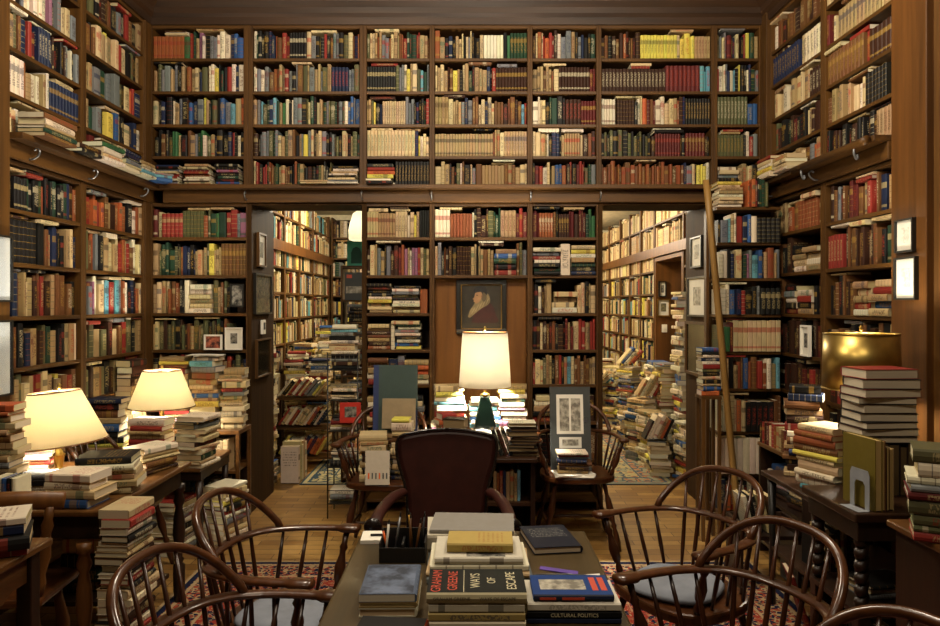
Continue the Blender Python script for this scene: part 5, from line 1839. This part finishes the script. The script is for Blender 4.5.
# sheet hanging from the ragged pile and on the chair pile
def sheet(label, x, y, z, rz, w=.2, d=.14, droop=.05):
    vs, fs = [], []
    n = 8
    for k in (0, 1):
        for i in range(n + 1):
            u = i / n
            vs += [(-w / 2 + w * u, -d / 2, -droop * u ** 3 * 1.0 + .0008 * k), (-w / 2 + w * u, d / 2, -droop * .4 * u ** 2 + .0008 * k)]
    m = 2 * (n + 1)
    for k in (0, 1):
        for i in range(n):
            q = (k * m + 2 * i, k * m + 2 * i + 1, k * m + 2 * i + 3, k * m + 2 * i + 2)
            fs.append(q if k else tuple(reversed(q)))
    for i in range(n):
        fs += [(2 * i, 2 * i + 2, m + 2 * i + 2, m + 2 * i), (2 * i + 1, m + 2 * i + 1, m + 2 * i + 3, 2 * i + 3)]
    fs += [(0, m, m + 1, 1), (2 * n, 2 * n + 1, m + 2 * n + 1, m + 2 * n)]
    o = MB().add(vs, fs, True).build('paper_sheet', M['white'])
    o.location = (x, y, z)
    o.rotation_euler = (0, 0, rz)
    return tag(o, label, 'paper')


sheet('white paper drooping over dark pile between lamp tables', -1.80, 4.08, .4545 + .205, -.3, .22, .16, .03)
sheet('white paper sheet on top of the middle pile of low bookcase', PX(205, 5.1), 5.12, 1.176, .1, .24, .18, .01)

# teal box, cream lantern, city poster and red framed photo inside the left doorway
tb = thing('box_file', 'teal box with arched cutout high inside the left doorway', 'box', (PX(357, 6.3), 6.3, 1.8678))
boxo('body', -.07, .10, -.1, .1, 0, .21, M['teal'], tb, .003)
paint_arch = [(-.045, .02), (-.045, .11), (-.03, .15), (.0, .165), (.03, .15), (.045, .11), (.045, .02)]
MB().prism(paint_arch, -.001, .001, Matrix(((1, 0, 0, .01), (0, 0, 1, -.1015), (0, 1, 0, 0), (0, 0, 0, 1)))).build('arch_recess', plain('shaded_teal', '#17594f', .6), tb)  # flat arch in darkened teal stands in for the shade of a recess
lt = thing('paper_lantern', 'cream paper lantern above the teal box in left back room', 'lantern', (PX(362, 6.3), 6.3, 2.0785))
MB().lathe([(.05, 0), (.115, .02), (.12, .1), (.105, .17), (.08, .25), (.05, .27)], 24).build('lantern_shade', M['shade_cream'], lt)
lgl = bpy.data.lights.new('lantern_light', 'POINT')
lgl.energy, lgl.color, lgl.shadow_soft_size = .8, (1, .9, .72), .03
lgo = bpy.data.objects.new('lantern_light', lgl)
COL.objects.link(lgo)
lgo.parent = lt
lgo.location = (0, 0, .14)
MB().lathe([(.051, .0), (.053, .008), (.053, .012), (.02, .014)], 24, Matrix.Translation((0, 0, .268))).build('cap', M['creamgloss'], lt)
stk = thing('shelf_tower', 'dark shelf tower of box files inside the left doorway', 'shelf', (PX(352, 6.3), 6.3, .009))
for zz in (.02, .5, .9, 1.25, 1.55, 1.84):
    boxo('shelf', -.06, .22, -.13, .13, zz, zz + .018, M['case_x'], stk)
for x in (-.06, .205):
    boxo('side_panel', x - .0151 if x < 0 else x + .0151, (x if x < 0 else x + .03), -.13, .13, 0, 1.858, M['case_v'], stk)
for zz, h in ((.5275, .34), (.9275, .3), (1.2775, .26)):
    stack(PX(352, 6.3) + .08, 6.3, zz, h, rs('kdtcwsk', 9), f'tower shelf pile at {ordw(int(zz * 10))} level', L=.2, W=.2)
po = leaning('poster', 'dark city poster leaning inside the left doorway', 'poster', PX(355, 6.2), 6.155, 1.57, .16, .24, .004, M['greyboard'], 0.02, 0,
             [('printed_skyline', M['etching'], (-.07, .07, .06, .12), 1), ('printed_flag', M['letter_red'], (-.065, -.02, .19, .22), 1)])
rf = leaning('framed_photograph', 'red framed animal photo leaning on wire rack', 'photograph', PX(350, 5.12), 5.13, .69, .15, .145, .01, M['red'], 0.0, 0,
             [('photo', M['photo_bw'], (-.04, .045, .04, .115), 1)])
# ================================================================ lights
def point(name, loc, e, c, r=.12):
    l = bpy.data.lights.new(name, 'POINT')
    l.energy, l.color, l.shadow_soft_size = e, c, r
    o = bpy.data.objects.new(name, l)
    COL.objects.link(o)
    o.location = loc
    return o


WARM = (1, .87, .67)
point('ceiling_light', (-.8, 3.1, 3.3), 140, WARM, .2)
point('ceiling_light', (-.8, .9, 3.4), 62, WARM, .2)
point('ceiling_light', (.8, .9, 3.4), 62, WARM, .2)
point('ceiling_light', (.8, 3.1, 3.3), 140, WARM, .2)
point('back_room_light', (-1.0, 7.6, 2.6), 125, (1, .88, .68), .15)
point('back_room_light', (.9, 7.6, 2.6), 125, (1, .88, .68), .15)
point('back_room_light', (.9, 10.3, 2.6), 100, (1, .88, .68), .15)
point('passage_light', (2.75, 7.7, 2.3), 8, (1, .9, .75), .1)

w = bpy.data.worlds.new('room_dark')
w.use_nodes = True
w.node_tree.nodes['Background'].inputs[0].default_value = (.9, .7, .5, 1)
w.node_tree.nodes['Background'].inputs[1].default_value = 0.0
scene.world = w

# ================================================================ camera
cam = bpy.data.cameras.new('camera')
cam.sensor_width = 36
cam.lens = 36 * F / 940
cam.shift_y = -(313 - HY) / 940
cam.clip_start = 0.05
co = bpy.data.objects.new('camera', cam)
COL.objects.link(co)
co.location = (0, 0, H)
co.rotation_euler = (PI / 2, 0, 0)
scene.camera = co

vs_ = scene.view_settings
vs_.view_transform = 'Standard'
vs_.look = 'None'
vs_.exposure = 0.0
vs_.gamma = 1.0
vs_.use_curve_mapping = False
scene.cycles.use_denoising = True
scene.cycles.max_bounces = 8
scene.cycles.diffuse_bounces = 5
scene.cycles.sample_clamp_indirect = 6.0

# ================================================================ books become objects
# the largest in view stand as objects of their own, the remaining thousands as one mass
NMAX = 310
bpy.context.view_layer.update()
verts, polys, owner = [], [], []


def add_geo(vs, fs, mat, who):
    b = len(verts)
    verts.extend(mat @ Vector(p) for p in vs)
    for q in fs:
        polys.append(tuple(b + i for i in q))
        owner.append(who)


for ob in scene.objects:
    if ob.type == 'MESH':
        add_geo([v.co for v in ob.data.vertices], [tuple(p.vertices) for p in ob.data.polygons], ob.matrix_world, -1)
geos = []
for i, b in enumerate(BOOKS):
    g = (book_geo(b, 'cover'), book_geo(b, 'pages'))
    geos.append(g)
    for vs, fs, uv, cols in g:
        add_geo(vs, fs, b['m'], i)
tree = BVHTree.FromPolygons(verts, polys)
score = [0] * len(BOOKS)
eye = Vector((0, 0, H))
STEP = 2
for py in range(1, 626, STEP):
    for px in range(1, 940, STEP):
        hit = tree.ray_cast(eye, Vector(((px - CX) / F, 1.0, -(py - HY) / F)).normalized())
        if hit[2] is not None and owner[hit[2]] >= 0:
            score[owner[hit[2]]] += 1
del tree, verts, polys
order = sorted(range(len(BOOKS)), key=lambda i: (-score[i], i))
chosen = [i for i in order if score[i] > 0 and id(BOOKS[i]) in DRESS]
chosen += [i for i in order if i not in set(chosen)][:NMAX - len(chosen)]
chosen_set = set(chosen)
seen_labels = {}
for i in chosen:
    b = BOOKS[i]
    lab = b['label']
    if lab in seen_labels:
        print('DUP LABEL', lab)
    seen_labels[lab] = 1
    if len(lab.replace(',', '').split()) > 16:
        print('LONG', lab)
    acc = [*b['acc'], b['style']]
    root = thing('book', lab, 'book', (0, 0, 0), 0, 'books of the library')
    root.matrix_world = b['m']
    for (vs, fs, uv, cols), nm, mt in zip(geos[i], ('cover', 'page_block'), (M['cover'], M['pages'])):
        o = bpy.data.objects.new(nm, mesh_of(nm, [(vs, fs, uv, cols, acc, 0)], [mt]))
        COL.objects.link(o)
        o.parent = root
    if id(b) in DRESS:
        DRESS[id(b)](root)
parts = []
for i, b in enumerate(BOOKS):
    if i in chosen_set:
        continue
    for (vs, fs, uv, cols), mi in zip(geos[i], (0, 1)):
        parts.append(([tuple(b['m'] @ Vector(p)) for p in vs], fs, uv, cols, [*b['acc'], b['style']], mi))
ob = bpy.data.objects.new('books', mesh_of('books', parts, [M['cover'], M['pages']]))
COL.objects.link(ob)
ob['kind'] = 'stuff'
ob['label'] = 'thousands of smaller books filling the shelves and heaped in the back rooms'
ob['category'] = 'books'
print('BOOKS', len(BOOKS), 'individual', len(chosen), 'least pixels', score[chosen[-1]] * STEP * STEP, 'visible', sum(1 for s in score if s))
